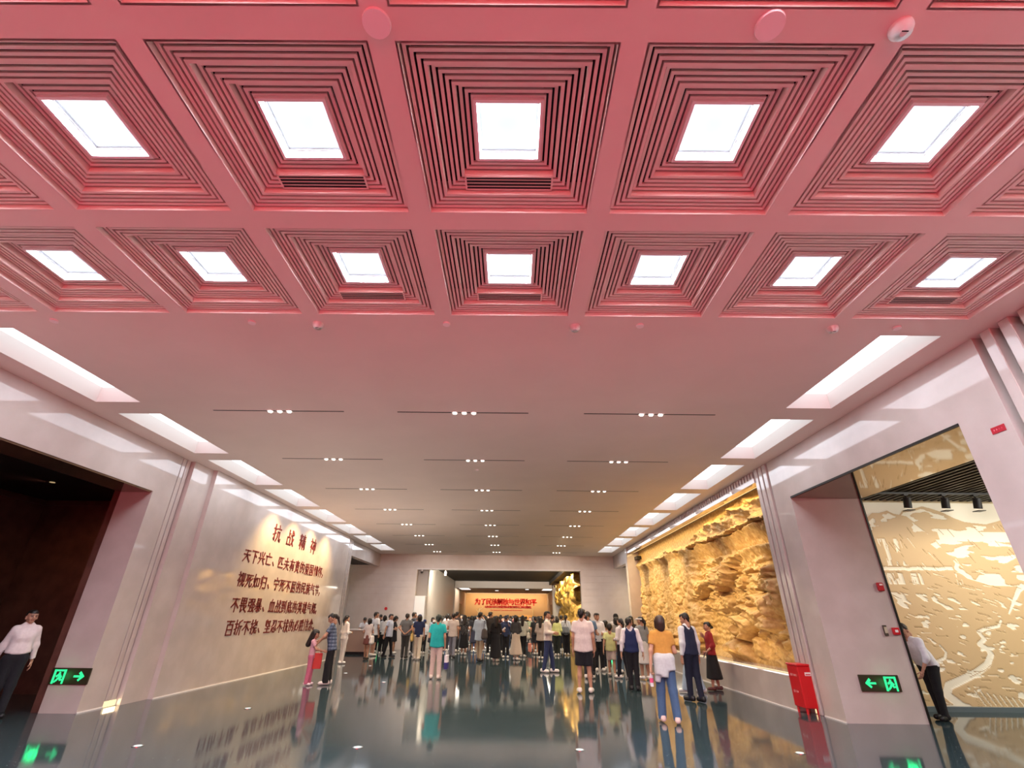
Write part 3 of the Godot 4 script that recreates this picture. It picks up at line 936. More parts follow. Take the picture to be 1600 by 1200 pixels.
	line.call([Vector2(10.15, 0.9), Vector2(9.9, 0.74), Vector2(9.5, 0.6)], 0.006, 0.006, 1.0)
	# flicks of the cutting tool, following the slopes
	for k in 230:
		var x := rng.randf_range(x0 + 0.1, x0 + mw - 0.1)
		var y := rng.randf_range(0.15, 3.7)
		var ang := -0.22 + 0.6 * n.get_noise_2d(x * 0.6, y * 0.8)
		if y > 2.75: ang = -1.1 + 0.3 * n.get_noise_2d(x, y)
		var len := rng.randf_range(0.06, 0.26)
		var e := Vector2(cos(ang), sin(ang)) * len
		line.call([Vector2(x, y), Vector2(x, y) + e], 0.008, 0.004, 0.0 if rng.randf() < 0.3 else 0.35)
	for k in 9:
		line.call([Vector2(9.5 + 0.12 * k, 0.36 - 0.02 * k), Vector2(9.62 + 0.11 * k, 0.1)], 0.012, 0.01, 0.0)
		line.call([Vector2(9.45, 0.34 - 0.03 * k), Vector2(10.5, 0.2 - 0.03 * k)], 0.006, 0.006, 0.4)
	var col := Image.create(W, H, false, Image.FORMAT_RGB8)
	for j in H:
		for i in W:
			var v := im.get_pixel(i, j).r
			col.set_pixel(i, j, hexc("f3ecd8").lerp(hexc("d2b58a"), v) if v > 0.9 or v < 0.1 else hexc("a88c62"))
	var mat := StandardMaterial3D.new()
	mat.albedo_texture = ImageTexture.create_from_image(col)
	mat.roughness = 0.55
	var nx := 280
	var ny := 225
	var v := PackedVector3Array()
	var uv := PackedVector2Array()
	var idx := PackedInt32Array()
	for j in ny + 1:
		for i in nx + 1:
			var raised := im.get_pixel(mini(i * 2, W - 1), mini((ny - j) * 2, H - 1)).r > 0.6
			v.append(Vector3(mw * i / nx, mh * j / ny, 0.03 if raised else 0.016))
			uv.append(Vector2(float(i) / nx, 1.0 - float(j) / ny))
	for j in ny:
		for i in nx:
			var a := j * (nx + 1) + i
			idx.append_array([a, a + nx + 1, a + 1, a + 1, a + nx + 1, a + nx + 2])
	var arr := []
	arr.resize(Mesh.ARRAY_MAX)
	arr[Mesh.ARRAY_VERTEX] = v
	arr[Mesh.ARRAY_TEX_UV] = uv
	arr[Mesh.ARRAY_INDEX] = idx
	var am := ArrayMesh.new()
	am.add_surface_from_arrays(Mesh.PRIMITIVE_TRIANGLES, arr)
	var st2 := SurfaceTool.new()
	st2.create_from(am, 0)
	st2.generate_normals()
	var t := thing("mural", "tan and cream carved landscape mural with mountains and a winding river", "mural", Vector3(x0, 0.085, -11.53))
	obj("relief_panel", st2, mat, t)
	# track with three black spot lamps before the mural
	var tr := thing("lamp_track", "black lighting track under the slatted ceiling of the mural room", "track", Vector3(10.2, 4.2, -10.65))
	obj("rail", boxes([[-2.6, 2.6, -0.02, 0.02, -0.025, 0.025]]), mats.black, tr)
	for k in 4:
		var l := thing("spot_lamp", "black track spot lamp aimed at the carved mural, %s from the portal jamb" % ["first", "second", "third", "fourth"][k], "spot lamp", Vector3([8.78, 9.62, 10.33, 11.3][k], 4.18, -10.65), 0.0, "track spot lamps in the mural room")
		var b := tool()
		cbx(b, Vector3(-0.05, -0.04, -0.05), Vector3(0.05, 0.0, 0.05), 0.004)
		obj("adapter", b, mats.black, l)
		var b2 := tool()
		cyl(b2, Vector3(0, -0.08, 0.04), Vector3(0, -0.3, -0.02), 0.075, 0.075, 16)
		cyl(b2, Vector3(0, -0.03, 0), Vector3(0, -0.09, 0.03), 0.015, 0.015, 8)
		obj("housing", b2, mats.black, l)
		var b3 := tool()
		cbx(b3, Vector3(-0.085, -0.36, -0.1), Vector3(0.085, -0.345, 0.06), 0.003)
		obj("barn_door", b3, mats.dark_metal, l)
		var b4 := tool()
		cyl(b4, Vector3(0, -0.3, -0.02), Vector3(0, -0.305, -0.0215), 0.06, 0.06, 14)
		obj("lens", b4, glow(hexc("fff0cf"), 1.3), l)
		spot_light(l, Vector3(0, -0.37, -0.04), Vector3(0, -1.0, -0.32), 60.0, hexc("fff1d6"), E_MURAL, 0.08, 0.9)
	var al := thing("ceiling_panel", "added, unseen flat light panel above the visitors in the mural room", "ceiling light", Vector3(11.6, 4.16, -7.6))  # panel added out of view to light the mural evenly
	obj("diffuser", boxes([[-1.6, 1.6, 0, 0.03, -0.5, 0.5]]), glow(hexc("fff0d4"), 1.0), al)
	area_light(al, Vector3(0, -0.01, 0), Vector3(0, -0.75, -0.66), Vector2(3.0, 0.9), hexc("fff7ea"), E_MURAL * 50.0)
	# low case that the bending man reads
	var cse := thing("display_case", "narrow dark-edged display case just inside the mural room portal", "display case", Vector3(7.5, 0, -10.75))
	var c1 := tool()
	cbx(c1, Vector3(-0.1, 0.06, -0.3), Vector3(0.12, 0.82, 0.3), 0.01)
	obj("body", c1, plain(hexc("b9ab8c"), 0.5), cse)
	var c2 := tool()
	cbx(c2, Vector3(-0.12, 0.82, -0.32), Vector3(0.15, 0.86, 0.32), 0.006)
	obj("top", c2, plain(hexc("d8d0bc"), 0.25), cse)
	var c3 := tool()
	bx(c3, Vector3(-0.09, 0.0, -0.28), Vector3(0.11, 0.06, 0.28))
	obj("base", c3, mats.black, cse)

# ---------------------------------------------------------------- vestibule and the room with the sign
func far_rooms() -> void:
	var dl := thing("ceiling_spot", "small warm recessed lamp in the black ceiling of the dark room", "ceiling light", Vector3(-10.2, 4.2, -10.4))
	var ds := tool()
	cyl(ds, Vector3(0, -0.01, 0), Vector3(0, 0.01, 0), 0.05, 0.05, 16)
	obj("lens", ds, glow(hexc("ffd9a0"), 0.4), dl)
	spot_light(dl, Vector3(0, -0.03, 0), Vector3(-0.1, -1, -0.5), 60.0, hexc("ffca88"), 0.8, 0.05, 1.0)  # this spot and the next are added to lift the walls
	spot_light(dl, Vector3(0, -0.03, 0), Vector3(-1.2, -1, 0.9), 60.0, hexc("ff9a80"), 0.9, 0.05, 1.0)
	# vestibule
	struct("wall_vestibule", boxes([[-5.6, -4.9, 0, 4.6, -44.3, -29.9], [4.3, 4.8, 0, 4.6, -44.3, -29.9], [-6.2, -4.86, 0, 4.6, -44.4, -44.0], [3.44, 6.2, 0, 4.6, -44.4, -44.0], [-4.9, 3.5, 3.88, 4.6, -44.4, -44.0]]), plain(hexc("a39c92"), 0.4), "grey-beige walls of the vestibule beyond the end opening")
	struct("ceiling_vestibule", boxes([[-6, 5, 4.42, 4.6, -44.3, -29.9]]), plain(hexc("4a443d"), 0.7), "dark ceiling of the vestibule")
	# side rooms at both far corners
	struct("wall_side_rooms", boxes([[-9.6, -9.3, 0, 4.5, ZEND, -22.0], [-9.6, XL - 0.6, 0, 4.5, -22.3, -22.0], [8.2, 8.5, 0, 4.5, ZEND, -25.0], [6.9, 8.5, 0, 4.5, -25.6, -25.3]]), plain(hexc("d9d5cf"), 0.5), "white walls of the small lobbies at the far corners")
	struct("ceiling_side_rooms", boxes([[-9.6, XL - 0.3, 4.3, 4.45, ZEND, -22.0], [XR + 0.3, 8.5, 4.3, 4.45, ZEND, -25.0]]), mats.black, "dark ceilings of the small lobbies")
	for s: Array in [[Vector3(-8.85, 4.26, -23.2), "inscription"], [Vector3(7.6, 4.26, -26.2), "relief"]]:  # panels added out of sight to light the lobbies
		var p := thing("ceiling_panel", "added, hidden flat ceiling light in the small lobby behind the %s wall" % s[1], "ceiling light", s[0])
		obj("diffuser", boxes([[-0.4, 0.4, 0, 0.03, -0.45, 0.45]]), glow(hexc("fff6ea"), 1.0), p)
		area_light(p, Vector3(0, -0.01, 0), Vector3(0, -0.8, -0.6), Vector2(0.75, 0.85), hexc("fff0df"), 6.0)
	var wp := thing("display_pillar", "tall white pillar standing in the left corner of the end opening", "pillar", Vector3(-5.19, 0, -29.62))
	var b := tool()
	cbx(b, Vector3(-0.3, 0.08, -0.25), Vector3(0.3, 2.68, 0.25), 0.015)
	obj("body", b, plain(hexc("f2f4f2"), 0.4), wp)
	var b0 := tool()
	bx(b0, Vector3(-0.27, 0, -0.22), Vector3(0.27, 0.08, 0.22))
	obj("base", b0, mats.dark_metal, wp)
	# golden block-stone relief on the right of the vestibule
	var nc := noise(1.0, 5, FastNoiseLite.TYPE_CELLULAR)
	var n1 := noise(1.0, 6)
	var depth := func(a: float, t: float) -> float:
		var c: float = nc.get_noise_2d(a * 0.42, t * 0.75)
		var c2: float = nc.get_noise_2d(a * 1.3 + 9.0, t * 1.5)
		var up := smoothstep(2.2, 2.9, t)
		return 0.08 + (0.3 + 0.25 * up) * smoothstep(-1.0, -0.7, c) + 0.1 * smoothstep(-1.0, -0.6, c2) + 0.08 * n1.get_noise_2d(a * 1.5, t * 1.5)
	var g := thing("stone_relief", "golden block-stone relief on the right side of the vestibule", "relief sculpture", Vector3(4.32, 0, -43.9), -PI / 2)
	put("rock_face", field(14.0, 4.1, 160, 70, depth), mats.gold_rock_dark, g)
	struct("trim_8", boxes([[3.16, 3.24, 4.17, 4.43, -44.0, -29.95]]), plain(hexc("4a443d"), 0.7), "added dark drop edge hiding the light over the stone relief")  # edge added to keep the strip behind it out of view
	var vl := thing("cove_light", "added, hidden linear light over the golden block-stone relief", "cove light", Vector3(3.32, 4.38, -37.0))  # strip and its spots added out of sight to brighten the stones
	obj("strip", boxes([[-0.04, 0.04, 0, 0.03, -6.0, 6.0]]), glow(hexc("ffe3ad"), 0.8), vl)
	for k in 6:
		spot_light(vl, Vector3(0, -0.03, -5.5 + 2.2 * k), Vector3(0.55, -1.0, 0), 62.0, hexc("ffe7b8"), E_FAR * 0.45, 0.08, 1.0)
	var vp := thing("ceiling_panel", "added long flat light hidden behind the end wall header in the vestibule", "ceiling light", Vector3(-0.8, 4.36, -30.1))  # added behind the header to brighten the vestibule
	obj("diffuser", boxes([[-4, 4, 0, 0.03, -0.1, 0.1]]), glow(hexc("f4f2ea"), 0.8), vp)
	for k in 4:
		spot_light(vp, Vector3(-3.3 + 2.2 * k, -0.03, 0), Vector3(0, -0.5, -0.85), 76.0, hexc("fff3e2"), E_FAR * 1.8, 0.1, 1.0)
	# room with the sign
	struct("wall_sign_room", boxes([[-6.2, -5.77, 0, 4.7, -65.5, -44.4], [4.42, 4.9, 0, 4.7, -65.5, -44.4]]), plain(hexc("b5a493"), 0.5), "side walls of the far room with the sign")
	struct("wall_sign_backing", boxes([[-6.2, 4.9, 0, 4.7, -65.9, -65.4]]), plain(hexc("b99a6a"), 0.6))
	struct("ceiling_sign_room", boxes([[-6.2, 4.9, 4.35, 4.6, -65.5, -44.4]]), plain(hexc("a38f80"), 0.7), "ceiling of the far room with the sign")
	for s: Array in [[-5.0, "left"], [3.75, "right"]]:
		var p := thing("ceiling_panel", "bright ceiling panel along the %s wall of the sign room" % s[1], "ceiling light", Vector3(s[0], 4.33, -52.5))
		obj("diffuser", boxes([[-0.5, 0.5, 0, 0.03, -4.0, 4.0]]), glow(hexc("fff8f0"), 1.2), p)
		area_light(p, Vector3(0, -0.01, 0), Vector3.DOWN, Vector2(0.9, 7.8), hexc("fff0dc"), E_FAR)
	for k in 5:
		var p := thing("ceiling_panel", "small square ceiling light in the sign room, %s" % ["left pair, nearer", "middle of the ceiling, nearer", "right pair, nearer", "right pair, farther", "middle of the ceiling, farther"][k], "ceiling light", Vector3([-3.1, -0.7, 1.9, 1.6, -1.7][k], 4.33, [-51.0, -52.0, -51.5, -55.0, -58.0][k]), 0.0, "small lights in the sign room")
		obj("diffuser", boxes([[-0.18, 0.18, 0, 0.03, -0.5, 0.5]]), glow(hexc("fff8f0"), 1.2), p)
	# door recesses in the side walls
	for s: Array in [[-5.78, 1.0], [4.43, -1.0]]:
		struct("door_1" if s[1] > 0 else "door_2", boxes([[minf(s[0], s[0] + 0.03 * s[1]), maxf(s[0], s[0] + 0.03 * s[1]), 0, 3.0, -60.0, -57.5]]), mats.dark_metal, "dark doorway in the side wall of the sign room")
	for k in 2:
		var p := thing("wall_light", "warm vertical light strip on the left wall beside the far opening, %s" % ["nearer", "farther"][k], "wall light", Vector3(-5.72, 0.0, -46.5 - 2.6 * k), 0.0, "vertical strips")
		obj("strip", boxes([[-0.03, 0.03, 0.2, 4.0, -0.2, 0.2]]), glow(hexc("ffdcb0"), 1.0), p)
		area_light(p, Vector3(0.06, 2.1, 0), Vector3.RIGHT, Vector2(0.4, 3.6), hexc("ffd9a8"), 0.6)
	# sign wall
	var sw := thing("sign_wall", "orange back wall of the far room with red Chinese title and sculpted hills", "sign wall", Vector3(-0.67, 0, -65.4))
	obj("panel", boxes([[-5.1, 5.1, 0, 4.35, 0, 0.08]]), plain(hexc("dcb380"), 0.55), sw)
	line_of(sw, "为了民族解放与世界和平", 0.78, 0.70, 0.15, 0.05, mats.sign_red, Vector3(-3.6, 3.4, 0.08))
	line_of(sw, "纪念中国人民抗日战争暨世界反法西斯战争胜利80周年主题展览", 0.3, 0.197, 0.14, 0.03, mats.sign_red, Vector3(-2.56, 2.83, 0.08))
	var tm := TextMesh.new()
	tm.text = "For National Liberation and World Peace"
	tm.font_size = 24
	tm.pixel_size = 0.0085
	tm.depth = 0.02
	put("english_line", tm, mats.sign_red, sw, Vector3(0, 2.48, 0.09))
	var hn := noise(1.0, 91)
	var hills := func(a: float, t: float) -> float:
		var top: float = 1.75 + 0.35 * hn.get_noise_2d(a * 0.35, 2.0) + 0.25 * smoothstep(3.0, 8.0, a)
		return 0.05 + 0.5 * smoothstep(0.0, 0.9, top - t) + 0.12 * hn.get_noise_2d(a * 1.2, t * 1.6) * smoothstep(0.0, 0.4, top - t)
	put("hills", field(10.2, 2.2, 120, 40, hills), plain(hexc("e0ac66"), 0.55), sw, Vector3(-5.1, 0, 0.02))
	var fg := tool()
	cyl(fg, Vector3(-3.55, 1.5, 0.5), Vector3(-3.35, 2.5, 0.45), 0.14, 0.1, 10)
	cyl(fg, Vector3(-3.4, 2.3, 0.45), Vector3(-2.95, 2.75, 0.5), 0.06, 0.045, 8)
	cyl(fg, Vector3(-3.38, 2.4, 0.45), Vector3(-3.36, 2.68, 0.45), 0.07, 0.08, 10)
	cyl(fg, Vector3(-3.5, 2.2, 0.45), Vector3(-3.75, 2.5, 0.5), 0.05, 0.035, 8)
	obj("figure", fg, plain(hexc("e9d3ac"), 0.5), sw)
	var tw := tool()
	cyl(tw, Vector3(3.3, 1.3, 0.4), Vector3(3.3, 2.75, 0.4), 0.13, 0.1, 10)
	obj("monument", tw, plain(hexc("e5c48e"), 0.5), sw)
	var sl := thing("cove_light", "warm linear light washing the orange sign wall from above", "cove light", Vector3(-0.67, 4.3, -63.9))
	obj("strip", boxes([[-4.9, 4.9, 0, 0.03, -0.05, 0.05]]), glow(hexc("ffe0ae"), 1.0), sl)
	area_light(sl, Vector3(0, -0.02, 0), Vector3(0, -0.8, -0.6), Vector2(9.6, 0.12), hexc("ffe0b4"), E_FAR * 1.0)

# ---------------------------------------------------------------- small fittings
func small_fittings() -> void:
	# discs let into the ceiling
	var disc := tool()
	cyl(disc, Vector3(0, -0.018, 0), Vector3(0, 0.01, 0), 0.085, 0.092, 24)
	var disc_mesh := disc.commit()
	var small := tool()
	cyl(small, Vector3(0, -0.02, 0), Vector3(0, 0.01, 0), 0.045, 0.05, 18)
	var small_mesh := small.commit()
	var det := tool()
	lathe(det, [[0.02, -0.06], [0.05, -0.058], [0.062, -0.03], [0.066, -0.028], [0.068, 0.005]], 20)
	var det_mesh := det.commit()
	var pale := plain(hexc("f2e6e6"), 0.6)
	for a: Array in [[-0.87, -1.65, "second coffer beam, over the hall middle"], [1.56, -1.65, "second coffer beam, toward the relief wall"]]:
		var o := put("ceiling_speaker", disc_mesh, pale, null, Vector3(a[0], CEIL, a[1]))
		tag(o, "round pale ceiling speaker on the %s" % a[2], "speaker", "ceiling speakers")
	for a: Array in [[2.37, -1.66, "on the near coffer beam beside a round speaker"], [-2.47, -5.03, "on the flat ceiling before the inscription-side coffers"], [0.76, -5.04, "on the flat ceiling before the middle coffers"], [3.98, -5.02, "on the flat ceiling before the relief-side coffers"]]:
		var t := thing("smoke_detector", "white round smoke detector %s" % a[2], "smoke detector", Vector3(a[0], CEIL, a[1]), 0.0, "smoke detectors")
		put("body", det_mesh, mats.white, t)
		var led := tool()
		bx(led, Vector3(-0.02, -0.064, 0.01), Vector3(0.02, -0.055, 0.016))
		obj("vent_slot", led, mats.dark_metal, t)
	for i in 5:
		var o := put("sprinkler_cover", small_mesh, pale, null, Vector3([-5.78, -3.29, -0.85, 1.57, 4.77][i], CEIL, -5.0))
		tag(o, "small pale sprinkler cover in the ceiling row beyond the coffers, %s from inscription wall" % ["first", "second", "third", "fourth", "fifth"][i], "sprinkler", "sprinkler covers")
	var o2 := put("sprinkler_cover", small_mesh, pale, null, Vector3(-0.9, CEIL, -11.54))
	tag(o2, "single small ceiling cover between the middle downlights", "sprinkler", "sprinkler covers")
	# discs in the floor, with glow and uplight added to lift the ceiling
	var fr := tool()
	cyl(fr, Vector3(0, -0.01, 0), Vector3(0, 0.006, 0), 0.075, 0.07, 24)
	var fring := fr.commit()
	var fl := tool()
	cyl(fl, Vector3(0, 0, 0), Vector3(0, 0.008, 0), 0.052, 0.05, 24)
	var flid := fl.commit()
	var steel := plain(hexc("c9ced0"), 0.18, 1.0)
	for a: Array in [[-5.03, -7.91, "first of the near row"], [-2.08, -7.98, "second of the near row"], [0.94, -7.99, "third of the near row"], [3.91, -7.96, "fourth of the near row"], [-5.03, -10.89, "alone by the inscription wall"], [-5.18, -17.33, "beyond the plaid-shirted man"], [-3.46, -15.18, "between the plaid and the teal shirts"], [-5.1, -19.9, "before the visitors at the desk"]]:
		var t := thing("floor_disc", "round steel-rimmed disc with added uplight in the dark floor, %s" % a[2], "floor light", Vector3(a[0], 0, a[1]), 0.0, "round floor discs")
		put("ring", fring, steel, t)
		put("lens", flid, glow(hexc("f2fffb"), 1.0), t)  # disc lid with an added glow
		spot_light(t, Vector3(0, 0.03, 0), Vector3.UP, 62.0, hexc("fff0e2"), E_ADDED_UPLIGHT * (0.35 if a[1] > -8.5 else 1.5), 0.05, 1.0)
	# red fittings
	var al := thing("alarm_strobe", "small red alarm strobe high on the jamb of the mural room portal", "alarm", Vector3(7.2, 2.22, -10.1))
	var s1 := tool()
	cbx(s1, Vector3(-0.06, -0.075, 0), Vector3(0.06, 0.075, 0.05), 0.012)
	obj("body", s1, plain(hexc("b5121c"), 0.35), al)
	var s2 := tool()
	cbx(s2, Vector3(-0.03, 0.02, 0.05), Vector3(0.035, 0.055, 0.062), 0.006)
	obj("lens", s2, plain(hexc("e8d6d2"), 0.2), al)
	var cp := thing("call_point", "red fire call point with white plate on the mural room jamb", "call point", Vector3(7.24, 1.45, -10.1))
	var s3 := tool()
	cbx(s3, Vector3(-0.065, -0.06, 0), Vector3(0.065, 0.06, 0.04), 0.008)
	obj("body", s3, plain(hexc("c01722"), 0.35), cp)
	var s4 := tool()
	cbx(s4, Vector3(-0.03, -0.02, 0.04), Vector3(0.03, 0.025, 0.046), 0.003)
	obj("plate", s4, mats.white, cp)
	var ph := thing("phone_jack", "narrow grey and black wall panel beside the red fire call point", "wall panel", Vector3(7.05, 1.46, -10.1))
	var s5 := tool()
	cbx(s5, Vector3(-0.035, -0.09, 0), Vector3(0.035, 0.09, 0.03), 0.006)
	obj("body", s5, plain(hexc("4c4538"), 0.4), ph)
	var s6 := tool()
	cbx(s6, Vector3(-0.028, -0.045, 0.03), Vector3(0.028, 0.06, 0.036), 0.003)
	obj("plate", s6, plain(hexc("b9b49c"), 0.4), ph)
	var rb := thing("alarm_strobe", "small red alarm on the end wall above the visitors at the desk", "alarm", Vector3(-7.07, 2.01, ZEND))
	var s7 := tool()
	cyl(s7, Vector3(0, 0, 0), Vector3(0, 0, 0.06), 0.085, 0.075, 18)
	obj("body", s7, plain(hexc("c2141d"), 0.4), rb)
	# red wall label high by the near ribs
	var lb := thing("wall_label", "small red label with white marks high on the marble beside the fluted ribs", "sign", Vector3(XR, 3.72, -5.42), -PI / 2)
	var s8 := tool()
	cbx(s8, Vector3(-0.09, -0.04, 0), Vector3(0.09, 0.04, 0.008), 0.002)
	obj("plate", s8, plain(hexc("a80d24"), 0.5), lb)
	for k in 4:
		var mk := tool()
		strokes(mk, "2030 8030|5010 5090|2070 8070", 0.02, 0.006, 0.001, Vector2(-0.05 + 0.033 * k, 0), 0.008)
		obj("mark", mk, plain(hexc("eb8f9d") if k < 2 else hexc("d0405a"), 0.5), lb)
	# fire extinguisher box
	var fb := thing("extinguisher_box", "red fire extinguisher box on short legs at the near end of the relief plinth", "extinguisher box", Vector3(5.78, 0, -11.08))
	var red := plain(hexc("bf1018"), 0.35)
	var f1 := tool()
	cbx(f1, Vector3(-0.14, 0.1, -0.2), Vector3(0.14, 0.8, 0.2), 0.012)
	obj("body", f1, red, fb)
	var f2 := tool()
	cbx(f2, Vector3(-0.15, 0.8, -0.21), Vector3(0.15, 0.84, 0.21), 0.01)
	obj("lid", f2, red, fb)
	for x: float in [-0.1, 0.1]:
		for z: float in [-0.16, 0.16]:
			var f3 := tool()
			cyl(f3, Vector3(x, 0, z), Vector3(x, 0.11, z), 0.02, 0.025, 10)
			obj("leg", f3, red, fb)
	var f4 := tool()
	cbx(f4, Vector3(-0.02, 0.64, 0.2), Vector3(0.1, 0.7, 0.206), 0.002)
	obj("sticker", f4, mats.white, fb)
	var f5 := tool()
	bx(f5, Vector3(-0.008, 0.655, 0.206), Vector3(0.088, 0.672, 0.2075))
	obj("sticker_band", f5, red, fb)
	for r: Array in [[0.64, 4], [0.36, 3]]:
		var f6 := tool()
		for k: int in r[1]:
			strokes(f6, ["1010 9010 9090 1090 1010|5010 5090|1050 9050", "1020 9020|5010 5090|2060 8060", "2010 2090|5020 9020 9080 5080 5020", "1030 9030|4010 2090|6040 9090"][k], 0.045, 0.006, 0.001, Vector2(-0.09 + 0.06 * k, r[0]), 0.0)
		var mi := obj("lettering", f6, plain(hexc("e7c3c0"), 0.5), fb, Vector3(-0.141, 0, 0))
		mi.rotation.y = -PI / 2
	# cameras over the end opening
	var c1 := thing("dome_camera", "dark dome camera hanging at the left corner of the end opening", "camera", Vector3(-5.25, 4.08, -29.6))
	var d1 := tool()
	cyl(d1, Vector3(0, 0, 0), Vector3(0, -0.1, 0), 0.05, 0.07, 14)
	obj("mount", d1, mats.white, c1)
	var d2 := tool()
	lathe(d2, [[0.02, -0.2], [0.06, -0.18], [0.08, -0.12], [0.075, -0.095]], 16)
	obj("dome", d2, mats.black, c1)
	var c2 := thing("bullet_camera", "white camera under the dark vestibule ceiling by the left wall", "camera", Vector3(-4.25, 4.42, -32.5))
	var d3 := tool()
	cyl(d3, Vector3(0, 0, 0), Vector3(0, -0.2, 0), 0.03, 0.03, 10)
	obj("mount", d3, mats.white, c2)
	var d4 := tool()
	cbx(d4, Vector3(-0.07, -0.45, -0.07), Vector3(0.07, -0.2, 0.1), 0.02)
	obj("body", d4, mats.white, c2)
	# small exit lights low on the end wall
	for a: Array in [[Vector3(-7.35, 0.42, ZEND), "among the visitors at the desk"], [Vector3(5.4, 0.42, ZEND), "behind the lime-shirted boy"]]:
		var e := thing("exit_light", "small green exit light low on the end wall %s" % a[1], "exit sign", a[0])
		var g1 := tool()
		cbx(g1, Vector3(-0.2, -0.1, 0), Vector3(0.2, 0.1, 0.03), 0.005)
		obj("housing", g1, mats.dark_metal, e)
		var g2 := tool()
		cbx(g2, Vector3(-0.17, -0.08, 0.03), Vector3(0.17, 0.08, 0.034), 0.002)
		obj("sign_face", g2, glow(hexc("25e884"), 1.0), e)
		omni_light(e, Vector3(0, 0, 0.2), hexc("25e884"), 0.02)
	# reception desk
	var dk := thing("reception_desk", "beige box reception desk with a white top by the inscription wall's far end", "desk", Vector3(-7.4, 0, -25.9))
	var k1 := tool()
	cbx(k1, Vector3(-0.55, 0.1, -0.35), Vector3(0.55, 1.0, 0.35), 0.01)
	obj("body", k1, plain(hexc("a98e7d"), 0.35), dk)
	var k2 := tool()
	cbx(k2, Vector3(-0.57, 1.0, -0.37), Vector3(0.57, 1.05, 0.37), 0.008)
	obj("top", k2, plain(hexc("e6ded6"), 0.3), dk)
	var k3 := tool()
	bx(k3, Vector3(-0.5, 0, -0.3), Vector3(0.5, 0.1, 0.3))
	obj("base", k3, mats.black, dk)
	# unseen red screen put in behind the camera for the inferred red light
	var sc := thing("unseen_screen", "unseen large red display screen at the entrance end of the hall", "screen", Vector3(-0.9, 0.3, 9.0))
	var q1 := tool()
	cbx(q1, Vector3(-5.1, 0, 0), Vector3(5.1, 3.4, 0.2), 0.03)
	obj("housing", q1, mats.black, sc)
	obj("display", boxes([[-5.0, 5.0, 0.1, 3.3, -0.01, 0.0]]), glow(hexc("e0121e"), 1.0), sc)
	area_light(sc, Vector3(0, 1.7, -0.03), Vector3.FORWARD, Vector2(9.8, 3.1), hexc("ff4a58"), E_UNSEEN_SCREEN)

